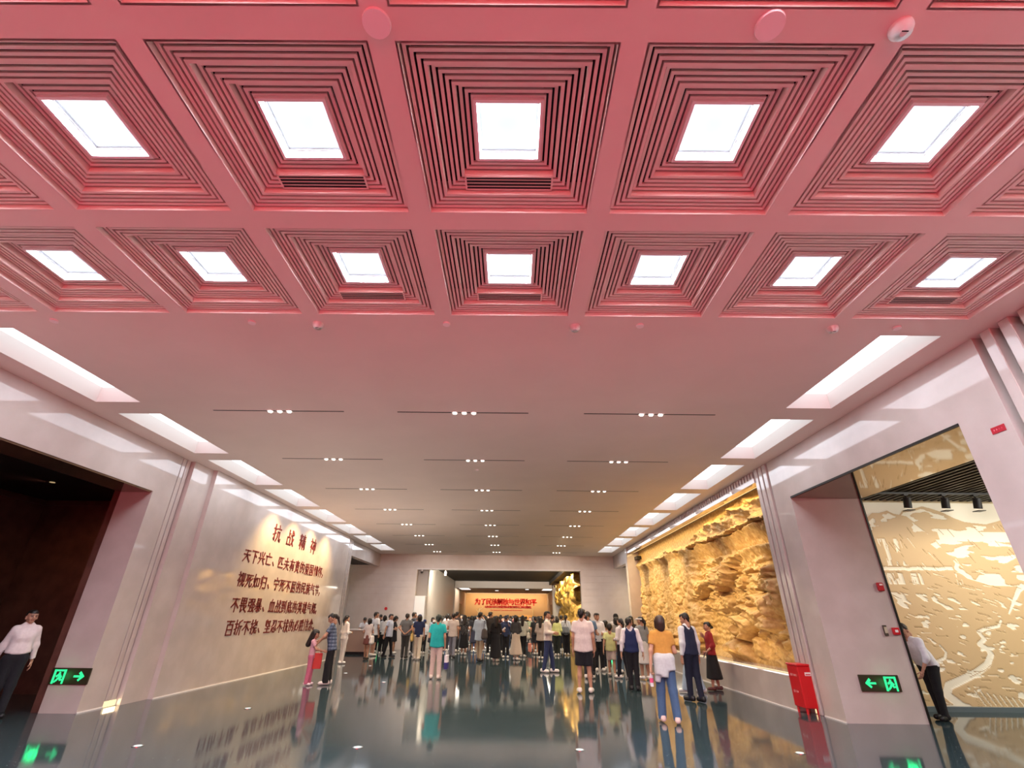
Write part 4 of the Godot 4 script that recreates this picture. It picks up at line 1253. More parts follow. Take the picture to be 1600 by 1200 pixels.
# ---------------------------------------------------------------- people
# bones: [a, b, radius a, radius b, flat] flat: 1 = cut square at b, 2 = at a. Meshed as surface nets of their smooth union.
func net(bones: Array, cell: float, k: float) -> Array:
	var lo := Vector3.ONE * 1e9
	var hi := Vector3.ONE * -1e9
	for b: Array in bones:
		var r := maxf(b[2], b[3]) + cell * 2.0 + k * 0.25
		for e: Vector3 in [b[0], b[1]]:
			lo = lo.min(e - Vector3.ONE * r)
			hi = hi.max(e + Vector3.ONE * r)
	var nx := int(ceil((hi.x - lo.x) / cell)) + 1
	var ny := int(ceil((hi.y - lo.y) / cell)) + 1
	var nz := int(ceil((hi.z - lo.z) / cell)) + 1
	var f := PackedFloat32Array()
	f.resize(nx * ny * nz)
	f.fill(9.0)
	for b: Array in bones:
		var a: Vector3 = b[0]
		var c: Vector3 = b[1]
		var ra: float = b[2]
		var rb: float = b[3]
		var flat: int = b[4] if b.size() > 4 else 0
		var d := c - a
		var l2 := maxf(d.length_squared(), 1e-8)
		var u := d / sqrt(l2)
		var rm := maxf(ra, rb) + k + cell * 1.6
		var p0 := (a.min(c) - Vector3.ONE * rm - lo) / cell
		var p1 := (a.max(c) + Vector3.ONE * rm - lo) / cell
		var x0 := maxi(int(p0.x), 0)
		var x1 := mini(int(p1.x) + 1, nx - 1)
		for z in range(maxi(int(p0.z), 0), mini(int(p1.z) + 1, nz - 1) + 1):
			for y in range(maxi(int(p0.y), 0), mini(int(p1.y) + 1, ny - 1) + 1):
				var i := (z * ny + y) * nx + x0
				var p := lo + Vector3(x0, y, z) * cell - a
				for x in range(x0, x1 + 1):
					var t := clampf(p.dot(d) / l2, 0.0, 1.0)
					var v := (p - d * t).length() - ra - (rb - ra) * t
					if flat:
						if flat & 1:
							v = maxf(v, (p - d).dot(u))
						if flat & 2:
							v = maxf(v, -p.dot(u))
					var o := f[i]
					if o > 8.0:
						f[i] = v
					else:
						var h := maxf(k - absf(o - v), 0.0) / k
						f[i] = minf(o, v) - h * h * k * 0.25
					i += 1
					p.x += cell
	# vertices
	var at := PackedInt32Array()
	at.resize(nx * ny * nz)
	at.fill(-1)
	var vs := PackedVector3Array()
	var sx := 1
	var sy := nx
	var sz := nx * ny
	var off := PackedInt32Array([0, sx, sy, sx + sy, sz, sz + sx, sz + sy, sz + sx + sy])
	for z in nz - 1:
		for y in ny - 1:
			var i := (z * ny + y) * nx - 1
			for x in nx - 1:
				i += 1
				var s := (1 if f[i] < 0.0 else 0) + (1 if f[i + off[1]] < 0.0 else 0) + (1 if f[i + off[2]] < 0.0 else 0) + (1 if f[i + off[3]] < 0.0 else 0) + (1 if f[i + off[4]] < 0.0 else 0) + (1 if f[i + off[5]] < 0.0 else 0) + (1 if f[i + off[6]] < 0.0 else 0) + (1 if f[i + off[7]] < 0.0 else 0)
				if s == 0 or s == 8:
					continue
				var sum := Vector3.ZERO
				var cnt := 0
				for e: int in EDGES.size() / 2:
					var k0: int = EDGES[e * 2]
					var k1: int = EDGES[e * 2 + 1]
					var f0 := f[i + off[k0]]
					var f1 := f[i + off[k1]]
					if (f0 < 0.0) != (f1 < 0.0):
						var t := clampf(f0 / (f0 - f1), 0.05, 0.95)
						var q0 := Vector3(k0 & 1, (k0 >> 1) & 1, k0 >> 2)
						var q1 := Vector3(k1 & 1, (k1 >> 1) & 1, k1 >> 2)
						sum += q0.lerp(q1, t)
						cnt += 1
				at[i] = vs.size()
				vs.append(lo + (Vector3(x, y, z) + sum / cnt) * cell)
	var idx := PackedInt32Array()
	for z in range(1, nz - 1):
		for y in range(1, ny - 1):
			var i := (z * ny + y) * nx
			for x in range(1, nx - 1):
				i += 1
				if f[i] >= 9.0:
					continue
				var inside := f[i] < 0.0
				if inside != (f[i + sx] < 0.0):
					face(idx, at[i - sy - sz], at[i - sz], at[i], at[i - sy], inside)
				if inside != (f[i + sy] < 0.0):
					face(idx, at[i - sz - sx], at[i - sx], at[i], at[i - sz], inside)
				if inside != (f[i + sz] < 0.0):
					face(idx, at[i - sx - sy], at[i - sy], at[i], at[i - sx], inside)
	var ns := PackedVector3Array()
	ns.resize(vs.size())
	for q in range(0, idx.size(), 3):
		var n := (vs[idx[q + 2]] - vs[idx[q]]).cross(vs[idx[q + 1]] - vs[idx[q]])
		ns[idx[q]] += n
		ns[idx[q + 1]] += n
		ns[idx[q + 2]] += n
	for q in ns.size():
		ns[q] = ns[q].normalized()
	return [vs, ns, idx]

const EDGES: Array[int] = [0, 1, 2, 3, 4, 5, 6, 7, 0, 2, 1, 3, 4, 6, 5, 7, 0, 4, 1, 5, 2, 6, 3, 7]

func face(idx: PackedInt32Array, a: int, b: int, c: int, d: int, inside: bool) -> void:
	if a < 0 or b < 0 or c < 0 or d < 0:
		return
	# clockwise seen from outside
	idx.append_array([a, c, b, a, d, c] if inside else [a, b, c, a, c, d])

func join(pieces: Array) -> ArrayMesh:
	var v := PackedVector3Array()
	var n := PackedVector3Array()
	var c := PackedColorArray()
	var idx := PackedInt32Array()
	for p: Array in pieces:     # [net, transform, colour or colours]
		var base := v.size()
		var t: Transform3D = p[1]
		var mirror: bool = t.basis.determinant() < 0.0
		var g: Array = p[0]
		for i in g[0].size():
			v.append(t * g[0][i])
			n.append((t.basis * g[1][i]).normalized())
		if p[2] is Color:
			for i in g[0].size():
				c.append(p[2])
		else:
			c.append_array(p[2])
		for i in range(0, g[2].size(), 3):
			idx.append(base + g[2][i])
			idx.append(base + g[2][i + (2 if mirror else 1)])
			idx.append(base + g[2][i + (1 if mirror else 2)])
	var arr := []
	arr.resize(Mesh.ARRAY_MAX)
	arr[Mesh.ARRAY_VERTEX] = v
	arr[Mesh.ARRAY_NORMAL] = n
	arr[Mesh.ARRAY_COLOR] = c
	arr[Mesh.ARRAY_INDEX] = idx
	var m := ArrayMesh.new()
	m.add_surface_from_arrays(Mesh.PRIMITIVE_TRIANGLES, arr)
	return m

var head_net := []
var head_tint := PackedColorArray()
var hand_open := []
var hand_grip := []
var shoe_mesh: ArrayMesh
var hair_meshes := {}
const SKIN := Color(0.47, 0.255, 0.165)

func V(x: float, y: float, z: float) -> Vector3:
	return Vector3(x, y, z)

func make_body_parts() -> void:
	var b := [[V(0, 0.03, -0.03), V(0, 0.035, 0.012), 0.088, 0.08], [V(0, -0.035, 0.015), V(0, -0.07, 0.04), 0.066, 0.042], [V(0, -0.088, 0.056), V(0, -0.092, 0.058), 0.022, 0.02],
		[V(-0.035, -0.02, 0.055), V(0.035, -0.02, 0.055), 0.032, 0.032], [V(-0.03, 0.028, 0.078), V(0.03, 0.028, 0.078), 0.016, 0.016],
		[V(0, -0.04, -0.04), V(0, -0.14, -0.035), 0.055, 0.05]]
	for s: float in [-1.0, 1.0]:
		b.append([V(0.08 * s, 0.005, -0.012), V(0.084 * s, -0.03, -0.006), 0.016, 0.012])
	var f := [[V(0, 0.012, 0.088), V(0, -0.024, 0.108), 0.009, 0.014], [V(-0.012, -0.028, 0.098), V(0.012, -0.028, 0.098), 0.01, 0.01], [V(-0.016, -0.058, 0.086), V(0.016, -0.058, 0.086), 0.009, 0.009]]
	head_net = net(b + f, 0.0075, 0.02)
	for p: Vector3 in head_net[0]:
		var c := SKIN
		var e := Vector2(absf(p.x) - 0.032, p.y - 0.006)
		if p.z > 0.05:
			if absf(e.x) < 0.017 and absf(e.y) < 0.0075: c = Color(0.05, 0.03, 0.025)
			elif absf(e.x) < 0.022 and absf(p.y - 0.031) < 0.0065: c = Color(0.03, 0.02, 0.015)
			elif absf(p.x) < 0.026 and absf(p.y + 0.058) < 0.009: c = Color(0.36, 0.11, 0.09)
		head_tint.append(c)
	# hands hang along -y, palm towards -x for the left, thumb forward (+z)
	var fingers := func(curl: float) -> Array:
		var h := [[V(0, 0.0, 0), V(0, -0.04, 0.0), 0.026, 0.022], [V(0, -0.045, -0.026), V(0, -0.085, -0.03), 0.015, 0.012], [V(0, -0.045, 0.0), V(0, -0.088, 0.0), 0.016, 0.013], [V(0, -0.045, 0.024), V(0, -0.085, 0.028), 0.016, 0.013]]
		for i in 4:
			var z: float = -0.033 + 0.021 * i
			var len: float = [0.060, 0.074, 0.080, 0.070][i]
			var k := V(0, -0.09, z)
			var m := k + V(-sin(curl * 0.6), -cos(curl * 0.6), 0) * len * 0.5
			var e := m + V(-sin(curl * 1.6), -cos(curl * 1.6), 0) * len * 0.5
			h.append([k, m, 0.0098, 0.009])
			h.append([m, e, 0.009, 0.0075])
		var th := V(-0.012, -0.03, 0.03)
		var t1 := th + V(-0.012, -0.03, 0.022)
		h.append([th, t1, 0.013, 0.011])
		h.append([t1, t1 + V(-0.012 - 0.012 * curl, -0.026, 0.004), 0.0105, 0.009])
		return h
	hand_open = net(fingers.call(0.35), 0.0065, 0.008)
	hand_grip = net(fingers.call(1.25), 0.0065, 0.008)
	shoe_mesh = join([[net([[V(0, 0.035, -0.06), V(0, 0.03, 0.13), 0.045, 0.04], [V(0, 0.01, -0.06), V(0, 0.008, 0.14), 0.042, 0.042], [V(0, 0.05, -0.05), V(0, 0.09, -0.045), 0.042, 0.046, 1]], 0.013, 0.03), Transform3D(), Color.WHITE]])
	var hair := {
		"short": [[V(0, 0.05, -0.035), V(0, 0.062, 0.022), 0.088, 0.07], [V(0, 0.0, -0.06), V(0, -0.045, -0.062), 0.07, 0.045], [V(-0.068, 0.03, -0.025), V(-0.07, 0.0, -0.03), 0.028, 0.02], [V(0.068, 0.03, -0.025), V(0.07, 0.0, -0.03), 0.028, 0.02], [V(-0.04, 0.085, 0.05), V(0.04, 0.085, 0.05), 0.03, 0.03]],
		"balding": [[V(-0.07, 0.0, -0.04), V(0, -0.01, -0.09), 0.034, 0.03], [V(0.07, 0.0, -0.04), V(0, -0.01, -0.09), 0.034, 0.03], [V(0, 0.0, -0.085), V(0, 0.04, -0.09), 0.035, 0.03], [V(0.075, 0.0, -0.03), V(0.07, 0.045, -0.02), 0.022, 0.02], [V(-0.075, 0.0, -0.03), V(-0.07, 0.045, -0.02), 0.022, 0.02]],
		"bob": [[V(0, 0.05, -0.035), V(0, 0.06, 0.02), 0.094, 0.076], [V(0, 0.0, -0.055), V(0, -0.085, -0.045), 0.088, 0.078], [V(-0.075, 0.03, -0.01), V(-0.078, -0.075, 0.0), 0.036, 0.03], [V(0.075, 0.03, -0.01), V(0.078, -0.075, 0.0), 0.036, 0.03]],
		"long": [[V(0, 0.05, -0.035), V(0, 0.06, 0.02), 0.092, 0.075], [V(0, 0.0, -0.06), V(0, -0.28, -0.085), 0.08, 0.075], [V(-0.075, 0.02, -0.015), V(-0.075, -0.16, -0.02), 0.036, 0.034], [V(0.075, 0.02, -0.015), V(0.075, -0.16, -0.02), 0.036, 0.034]],
		"ponytail": [[V(0, 0.05, -0.035), V(0, 0.06, 0.02), 0.089, 0.072], [V(0, 0.0, -0.06), V(0, -0.03, -0.06), 0.072, 0.05], [V(-0.068, 0.03, -0.02), V(-0.07, 0.0, -0.03), 0.026, 0.02], [V(0.068, 0.03, -0.02), V(0.07, 0.0, -0.03), 0.026, 0.02], [V(0, 0.03, -0.13), V(0, -0.06, -0.15), 0.03, 0.036], [V(0, -0.06, -0.15), V(0, -0.24, -0.12), 0.034, 0.016]],
		"bun": [[V(0, 0.05, -0.035), V(0, 0.06, 0.02), 0.089, 0.072], [V(0, 0.0, -0.06), V(0, -0.03, -0.06), 0.072, 0.05], [V(-0.068, 0.03, -0.02), V(-0.07, 0.0, -0.03), 0.026, 0.02], [V(0.068, 0.03, -0.02), V(0.07, 0.0, -0.03), 0.026, 0.02], [V(0, 0.0, -0.13), V(0, -0.015, -0.14), 0.042, 0.04]],
		"cap": [[V(0, 0.055, -0.035), V(0, 0.065, 0.02), 0.092, 0.08], [V(0, 0.055, 0.06), V(0, 0.04, 0.15), 0.055, 0.045, 0]],
		"visor": [[V(-0.08, 0.055, -0.05), V(-0.05, 0.06, 0.07), 0.022, 0.022], [V(0.08, 0.055, -0.05), V(0.05, 0.06, 0.07), 0.022, 0.022], [V(-0.05, 0.06, 0.075), V(0.05, 0.06, 0.075), 0.022, 0.022], [V(-0.05, 0.05, 0.11), V(0.05, 0.05, 0.11), 0.03, 0.03], [V(-0.04, 0.04, 0.16), V(0.04, 0.04, 0.16), 0.018, 0.018], [V(-0.07, 0.055, -0.07), V(0.07, 0.055, -0.07), 0.022, 0.022]],
	}
	for k: String in hair:
		hair_meshes[k] = join([[net(hair[k], 0.011, 0.022), Transform3D(), Color.WHITE]])

# arm poses: elbow and wrist from the shoulder, x away from the body, y up, z forward
const ARMS := {
	"down": [Vector3(0.05, -0.28, -0.02), Vector3(0.06, -0.52, 0.03)], "behind": [Vector3(0.1, -0.26, -0.1), Vector3(-0.12, -0.44, -0.2)],
	"front": [Vector3(0.06, -0.27, 0.0), Vector3(-0.06, -0.3, 0.24)], "phone": [Vector3(0.05, -0.27, 0.05), Vector3(-0.06, -0.13, 0.27)],
	"folded": [Vector3(0.07, -0.25, 0.07), Vector3(-0.2, -0.24, 0.22)], "pocket": [Vector3(0.11, -0.26, -0.06), Vector3(0.02, -0.47, 0.03)],
	"strap": [Vector3(0.07, -0.26, -0.01), Vector3(-0.05, -0.06, 0.14)], "reach": [Vector3(0.02, -0.22, 0.15), Vector3(-0.04, -0.3, 0.4)],
	"lean": [Vector3(0.06, -0.2, 0.18), Vector3(-0.02, -0.34, 0.36)], "sway": [Vector3(0.07, -0.27, -0.07), Vector3(0.1, -0.5, -0.1)],
	"hip": [Vector3(0.16, -0.24, -0.05), Vector3(0.04, -0.38, 0.1)], "bag": [Vector3(0.06, -0.27, -0.03), Vector3(0.03, -0.42, 0.15)],
}

# spec keys: h, g girth, sex, arms [left, right], stance (step), apart, lean, look [yaw, pitch], top/bottom kinds and colours
func make_person(label: String, at: Vector2, h: float, turn: float, s: Dictionary, group := "") -> Node3D:
	var t := thing("person", label, "person", Vector3(at.x, 0.0, at.y), deg_to_rad(turn), group)
	var fem: bool = s.get("fem", false)
	var child: bool = s.get("child", false)
	var girth: float = s.get("g", 1.0)
	var cell: float = s.get("cell", 0.021)
	t.scale = Vector3.ONE * (h / 1.70)
	var sw := 0.155 if fem else 0.18
	var hc := V(0, 0.92, 0)
	var up := Transform3D(Basis(Vector3.RIGHT, deg_to_rad(s.get("lean", 0.0))), Vector3.ZERO)
	up.origin = hc - up.basis * hc
	var U := func(x: float, y: float, z: float) -> Vector3: return up * Vector3(x, y, z)
	var step: float = s.get("stance", 0.06)
	var apart: float = s.get("apart", 0.085)
	var neck: Vector3 = U.call(0, 1.43, -0.015)
	var look: Array = s.get("look", [0.0, 0.0])
	var hs := 1.28 if child else (0.97 if fem else 1.0)
	var hb := up.basis.slerp(Basis.IDENTITY, 0.5) * Basis(Vector3.UP, deg_to_rad(look[0])) * Basis(Vector3.RIGHT, deg_to_rad(look[1]))
	var head_at: Vector3 = neck + up.basis.slerp(Basis.IDENTITY, 0.4) * V(0, 0.155 * (1.15 if child else 1.0), 0.02)
	var head := Transform3D(hb.scaled(Vector3.ONE * hs), head_at)
	var skin := [[neck + V(0, -0.04, 0), head_at + hb * V(0, -0.05, -0.03), 0.058, 0.05]]
	for q: float in [-1.0, 1.0]:
		skin.append([U.call(q * 0.07, 1.28, 0), V(q * 0.06, 0.95, 0), 0.07 * girth, 0.07 * girth])
	var pieces := []
	var shirt := [[U.call(-sw + 0.035, 1.385, -0.012), U.call(sw - 0.035, 1.385, -0.012), 0.062, 0.062], [U.call(-0.05, 1.425, -0.015), U.call(0.05, 1.425, -0.015), 0.052, 0.052]]
	var top: String = s.get("top", "tee")
	var loose: float = s.get("loose", 1.0)
	var hem: float = s.get("hem", 0.86)
	shirt.append([U.call(0, 1.3, 0.0), U.call(0, 1.08, 0.0), (0.094 if fem else 0.104) * girth * loose, 0.1 * girth * loose])
	shirt.append([U.call(0, 1.08, 0.0), U.call(0, hem, 0.0), 0.1 * girth * loose, 0.112 * girth * loose, 1])
	if top in ["long", "polo", "vest"]:
		shirt.append([U.call(-0.035, 1.468, -0.012), U.call(0.035, 1.468, -0.012), 0.042, 0.042, 0])
	var sleeve: float = {"tee": 0.62, "polo": 0.62, "long": 2.0, "vest": 2.0, "three": 1.45, "tank": 0.12}[top]
	var vest := [[U.call(0, 1.3, 0.0), U.call(0, 1.08, 0.0), 0.108 * girth, 0.107 * girth], [U.call(0, 1.08, 0.0), U.call(0, 0.88, 0.0), 0.108 * girth, 0.118 * girth, 1]]
	for q: float in [-1.0, 1.0]:
		var rw := (0.092 if fem else 0.102) * girth * loose
		var waist := (0.086 if fem else 0.1) * girth * loose
		shirt.append([U.call(q * 0.078 * girth, 1.29, 0.004), U.call(q * 0.072 * girth, 1.08, 0.0), rw, waist])
		shirt.append([U.call(q * 0.072 * girth, 1.08, 0.0), U.call(q * 0.082 * girth * loose, hem + 0.0, 0.0), waist, 0.106 * girth * loose, 1])
		if fem and not child:
			shirt.append([U.call(q * 0.065, 1.25, 0.062), U.call(q * 0.06, 1.24, 0.065), 0.052, 0.05])
		vest.append([U.call(q * 0.08 * girth, 1.33, 0.004), U.call(q * 0.072 * girth, 1.08, 0.0), rw * 1.07, waist * 1.08])
		vest.append([U.call(q * 0.072 * girth, 1.08, 0.0), U.call(q * 0.085, 0.88, 0.0), waist * 1.08, 0.118 * girth, 1])
		vest.append([U.call(q * 0.07, 1.42, -0.015), U.call(q * 0.1, 1.36, -0.01), 0.058, 0.068])
		# arms
		var pose: Array = ARMS[s.get("arms", ["down", "down"])[0 if q > 0 else 1]]
		var sh: Vector3 = U.call(q * sw, 1.385, -0.012)
		var el: Vector3 = sh + up.basis * (pose[0] * V(q, 1, 1))
		var wr: Vector3 = sh + up.basis * (pose[1] * V(q, 1, 1))
		el = sh + (el - sh).normalized() * 0.285
		wr = el + (wr - el).normalized() * 0.245
		skin.append([sh, el, 0.046 * girth, 0.039])
		skin.append([el, wr, 0.039, 0.027])
		if sleeve <= 1.0:
			shirt.append([sh, sh.lerp(el, sleeve), 0.062 * girth, 0.062 * loose * girth, 1])
		else:
			shirt.append([sh, el, 0.062 * girth, 0.052 * loose])
			shirt.append([el, el.lerp(wr, minf(sleeve - 1.0, 0.97)), 0.052 * loose, 0.042 * loose, 1])
		# hand along the forearm, palm inwards
		var y := (el - wr).normalized()
		var fwd := V(0, 0, 1) if absf(y.z) < 0.85 else V(0, 1, 0)
		var x := fwd.cross(y).normalized() * -1.0
		x = y.cross(fwd).normalized()
		var z := x.cross(y).normalized()
		var hb2 := Basis(x * q, y, z)
		pieces.append([hand_grip if s.get("grip", "") in ["both", "left" if q > 0 else "right"] else hand_open, Transform3D(hb2, wr + y * -0.012), SKIN])
	var bottom: String = s.get("bottom", "trousers")
	var wide: float = s.get("wide", 1.0)
	var legs := [[V(-0.045, 0.95, 0), V(0.045, 0.95, 0), 0.098 * girth, 0.098 * girth]]
	for q: float in [-1.0, 1.0]:
		var hip := V(q * 0.082, 0.9, 0)
		var ank := V(q * apart, 0.07, step * 0.5 * q)
		var knee := hip.lerp(ank, 0.5) + V(0, 0, 0.018)
		skin.append([hip, knee, 0.078 * girth, 0.05])
		skin.append([knee, knee.lerp(ank, 0.35), 0.05, 0.053])
		skin.append([knee.lerp(ank, 0.35), ank, 0.053, 0.034])
		legs.append([V(q * 0.045, 1.03, 0), hip, 0.074 * girth, 0.1 * girth, 2])
		if bottom == "trousers":
			legs.append([hip, knee, 0.1 * girth, 0.07 * wide])
			legs.append([knee, ank + V(0, -0.02, 0), 0.07 * wide, 0.06 * wide * wide, 1])
		elif bottom == "shorts":
			legs.append([hip, hip.lerp(knee, 0.88), 0.1 * girth, 0.098 * girth * wide, 1])
		else:
			var hm: float = s.get("skirt_hem", 0.5)
			legs.append([V(q * 0.05, 0.98, 0), V(q * 0.1 * wide, hm, 0.0), 0.1 * girth, 0.15 * wide, 1])
		var foot := MeshInstance3D.new()
		foot.mesh = shoe_mesh
		foot.name = "shoe"
		foot.material_override = plain(hexc(s.get("shoes", "e4e2de")), 0.5)
		t.add_child(foot, true)
		foot.transform = Transform3D(Basis(Vector3.UP, q * 0.18), V(q * apart, 0.035, ank.z))
		foot.scale = V(1, 0.85, 1) * (0.93 if fem else 1.0)
	if bottom == "skirt":
		var hm2: float = s.get("skirt_hem", 0.5)
		legs.append([V(0, 0.98, 0.02), V(0, hm2, 0.05), 0.1, 0.15 * wide, 1])
		legs.append([V(0, 0.98, -0.02), V(0, hm2, -0.05), 0.1, 0.15 * wide, 1])
	pieces.push_front([head_net, head, head_tint])
	pieces.push_front([net(skin, cell * 1.1, 0.03), Transform3D(), SKIN])
	put("body", join(pieces), mats.skin_vertex, t)
	put("shirt", join([[net(shirt, cell, 0.045), Transform3D(), Color.WHITE]]), s.get("top_mat", cloth(hexc(s.get("top_c", "dddddd")))), t)
	if top == "vest":
		put("waistcoat", join([[net(vest, cell, 0.04), Transform3D(), Color.WHITE]]), cloth(hexc(s.get("vest_c", "20273f"))), t)
	if s.get("tie_c", "") != "":      # a shirt knotted round the waist
		var kn := [[V(-0.09, 1.0, -0.05), V(0.09, 1.0, -0.05), 0.1, 0.1], [V(-0.08, 0.98, -0.05), V(-0.1, 0.8, -0.07), 0.11, 0.09, 1], [V(0.08, 0.98, -0.05), V(0.1, 0.74, -0.07), 0.11, 0.09, 1], [V(0, 0.98, -0.07), V(0.03, 0.7, -0.1), 0.1, 0.07, 1], [V(-0.1, 1.0, 0.03), V(0.1, 1.0, 0.03), 0.09, 0.09], [V(0.12, 0.8, -0.05), V(0.15, 0.62, -0.05), 0.06, 0.05, 1]]
		put("tied_shirt", join([[net(kn, cell, 0.03), Transform3D(), Color.WHITE]]), cloth(hexc(s.tie_c)), t)
	put({"trousers": "trousers", "shorts": "shorts", "skirt": "skirt"}[bottom], join([[net(legs, cell, 0.035), Transform3D(), Color.WHITE]]), s.get("bottom_mat", cloth(hexc(s.get("bottom_c", "1c1d22")))), t)
	var hair: String = s.get("hair", "short")
	var hc2 := hexc(s.get("hair_c", "17130f"))
	if hair in ["cap", "visor"]:
		var under := put("hair", hair_meshes[s.get("under", "ponytail" if fem else "balding")], plain(hexc("17130f"), 0.45), t)
		under.transform = head
		var cap := put("cap" if hair == "cap" else "sun_visor", hair_meshes[hair], cloth(hc2), t)
		cap.transform = head
	elif hair != "none":
		var hm3 := put("hair", hair_meshes[hair], plain(hc2, 0.45), t)
		hm3.transform = head
	return t

# ---------------------------------------------------------------- things people carry (stay things of their own)
func carry(called: String, label: String, category: String, who: Node3D, local: Vector3, turn := 0.0) -> Node3D:
	var k := who.scale.x
	var p := who.position + Basis(Vector3.UP, who.rotation.y) * (local * k)
	return thing(called, label, category, p, who.rotation.y + deg_to_rad(turn))

func bag_soft(t: Node3D, size: Vector3, m: Material, strap: float, sm: Material) -> void:
	var b := net([[V(-size.x * 0.35, -size.y * 0.2, 0), V(-size.x * 0.4, -size.y * 0.8, 0), size.z * 0.45, size.z * 0.6], [V(size.x * 0.35, -size.y * 0.2, 0), V(size.x * 0.4, -size.y * 0.8, 0), size.z * 0.45, size.z * 0.6], [V(0, -size.y * 0.2, 0), V(0, -size.y * 0.8, 0), size.z * 0.5, size.z * 0.6]], 0.018, 0.06)
	put("bag_body", join([[b, Transform3D(), Color.WHITE]]), m, t)
	var st := tool()
	for x: float in [-0.3, 0.3]:
		cyl(st, V(size.x * x, -size.y * 0.1, 0), V(size.x * x * 0.25, strap, 0), 0.009, 0.009, 6)
	cyl(st, V(-size.x * 0.08, strap, 0), V(size.x * 0.08, strap, 0), 0.009, 0.009, 6)
	obj("strap", st, sm, t)

func tote(t: Node3D, w: float, h: float, d: float, c1: String, c2: String) -> void:
	var st := tool()
	cbx(st, V(-d / 2, -h, -w / 2), V(d / 2, 0, w / 2), 0.01)
	obj("bag_body", st, plain(hexc(c1), 0.6), t)
	if c2 != "":
		var s2 := tool()
		cbx(s2, V(-d / 2 - 0.003, -h * 0.99, -w / 2 - 0.003), V(d / 2 + 0.003, -h * 0.5, w / 2 + 0.003), 0.008)
		obj("printed_band", s2, plain(hexc(c2), 0.6), t)
	var s3 := tool()
	for x: float in [-1.0, 1.0]:
		for z: float in [-0.25, 0.25]:
			cyl(s3, V(x * d * 0.4, -0.01, w * z), V(0, 0.14, w * z * 0.4), 0.005, 0.005, 6)
	cyl(s3, V(0, 0.14, -w * 0.1), V(0, 0.14, w * 0.1), 0.005, 0.005, 6)
	obj("handle", s3, plain(hexc("d8d8d8"), 0.6), t)

func backpack(t: Node3D, c: String) -> void:
	var b := net([[V(-0.07, 0.12, 0), V(-0.08, -0.18, 0), 0.07, 0.085], [V(0.07, 0.12, 0), V(0.08, -0.18, 0), 0.07, 0.085], [V(-0.05, -0.12, -0.07), V(0.05, -0.12, -0.07), 0.05, 0.05]], 0.02, 0.04)
	put("bag_body", join([[b, Transform3D(), Color.WHITE]]), cloth(hexc(c)), t)
	var st := tool()
	for x: float in [-0.11, 0.11]:
		cyl(st, V(x, 0.17, 0.03), V(x, 0.2, 0.12), 0.015, 0.015, 8)
		cyl(st, V(x, 0.2, 0.12), V(x, 0.17, 0.22), 0.015, 0.015, 8)
		cyl(st, V(x, 0.17, 0.22), V(x * 1.15, -0.05, 0.21), 0.015, 0.012, 8)
	obj("strap", st, cloth(hexc(c)), t)

func bottle(t: Node3D) -> void:
	var b := tool()
	lathe(b, [[0.02, -0.24], [0.03, -0.235], [0.032, -0.1], [0.026, -0.06], [0.012, -0.02], [0.012, -0.005]], 14)
	obj("bottle_body", b, plain(hexc("d8dcdc"), 0.2), t)
	var l := tool()
	cyl(l, V(0, -0.18, 0), V(0, -0.11, 0), 0.0335, 0.0335, 14)
	obj("wrapper", l, plain(hexc("d4507a"), 0.4), t)
	var c := tool()
	cyl(c, V(0, -0.01, 0), V(0, 0.012, 0), 0.016, 0.016, 12)
	obj("lid", c, mats.white, t)

func phone(t: Node3D) -> void:
	var b := tool()
	cbx(b, V(-0.037, -0.075, -0.004), V(0.037, 0.075, 0.004), 0.003)
	obj("phone_body", b, plain(hexc("1b1c20"), 0.25), t)
	var s := tool()
	bx(s, V(-0.033, -0.07, -0.0052), V(0.033, 0.07, -0.004))
	obj("screen", s, glow(hexc("aebfd0"), 0.5), t)

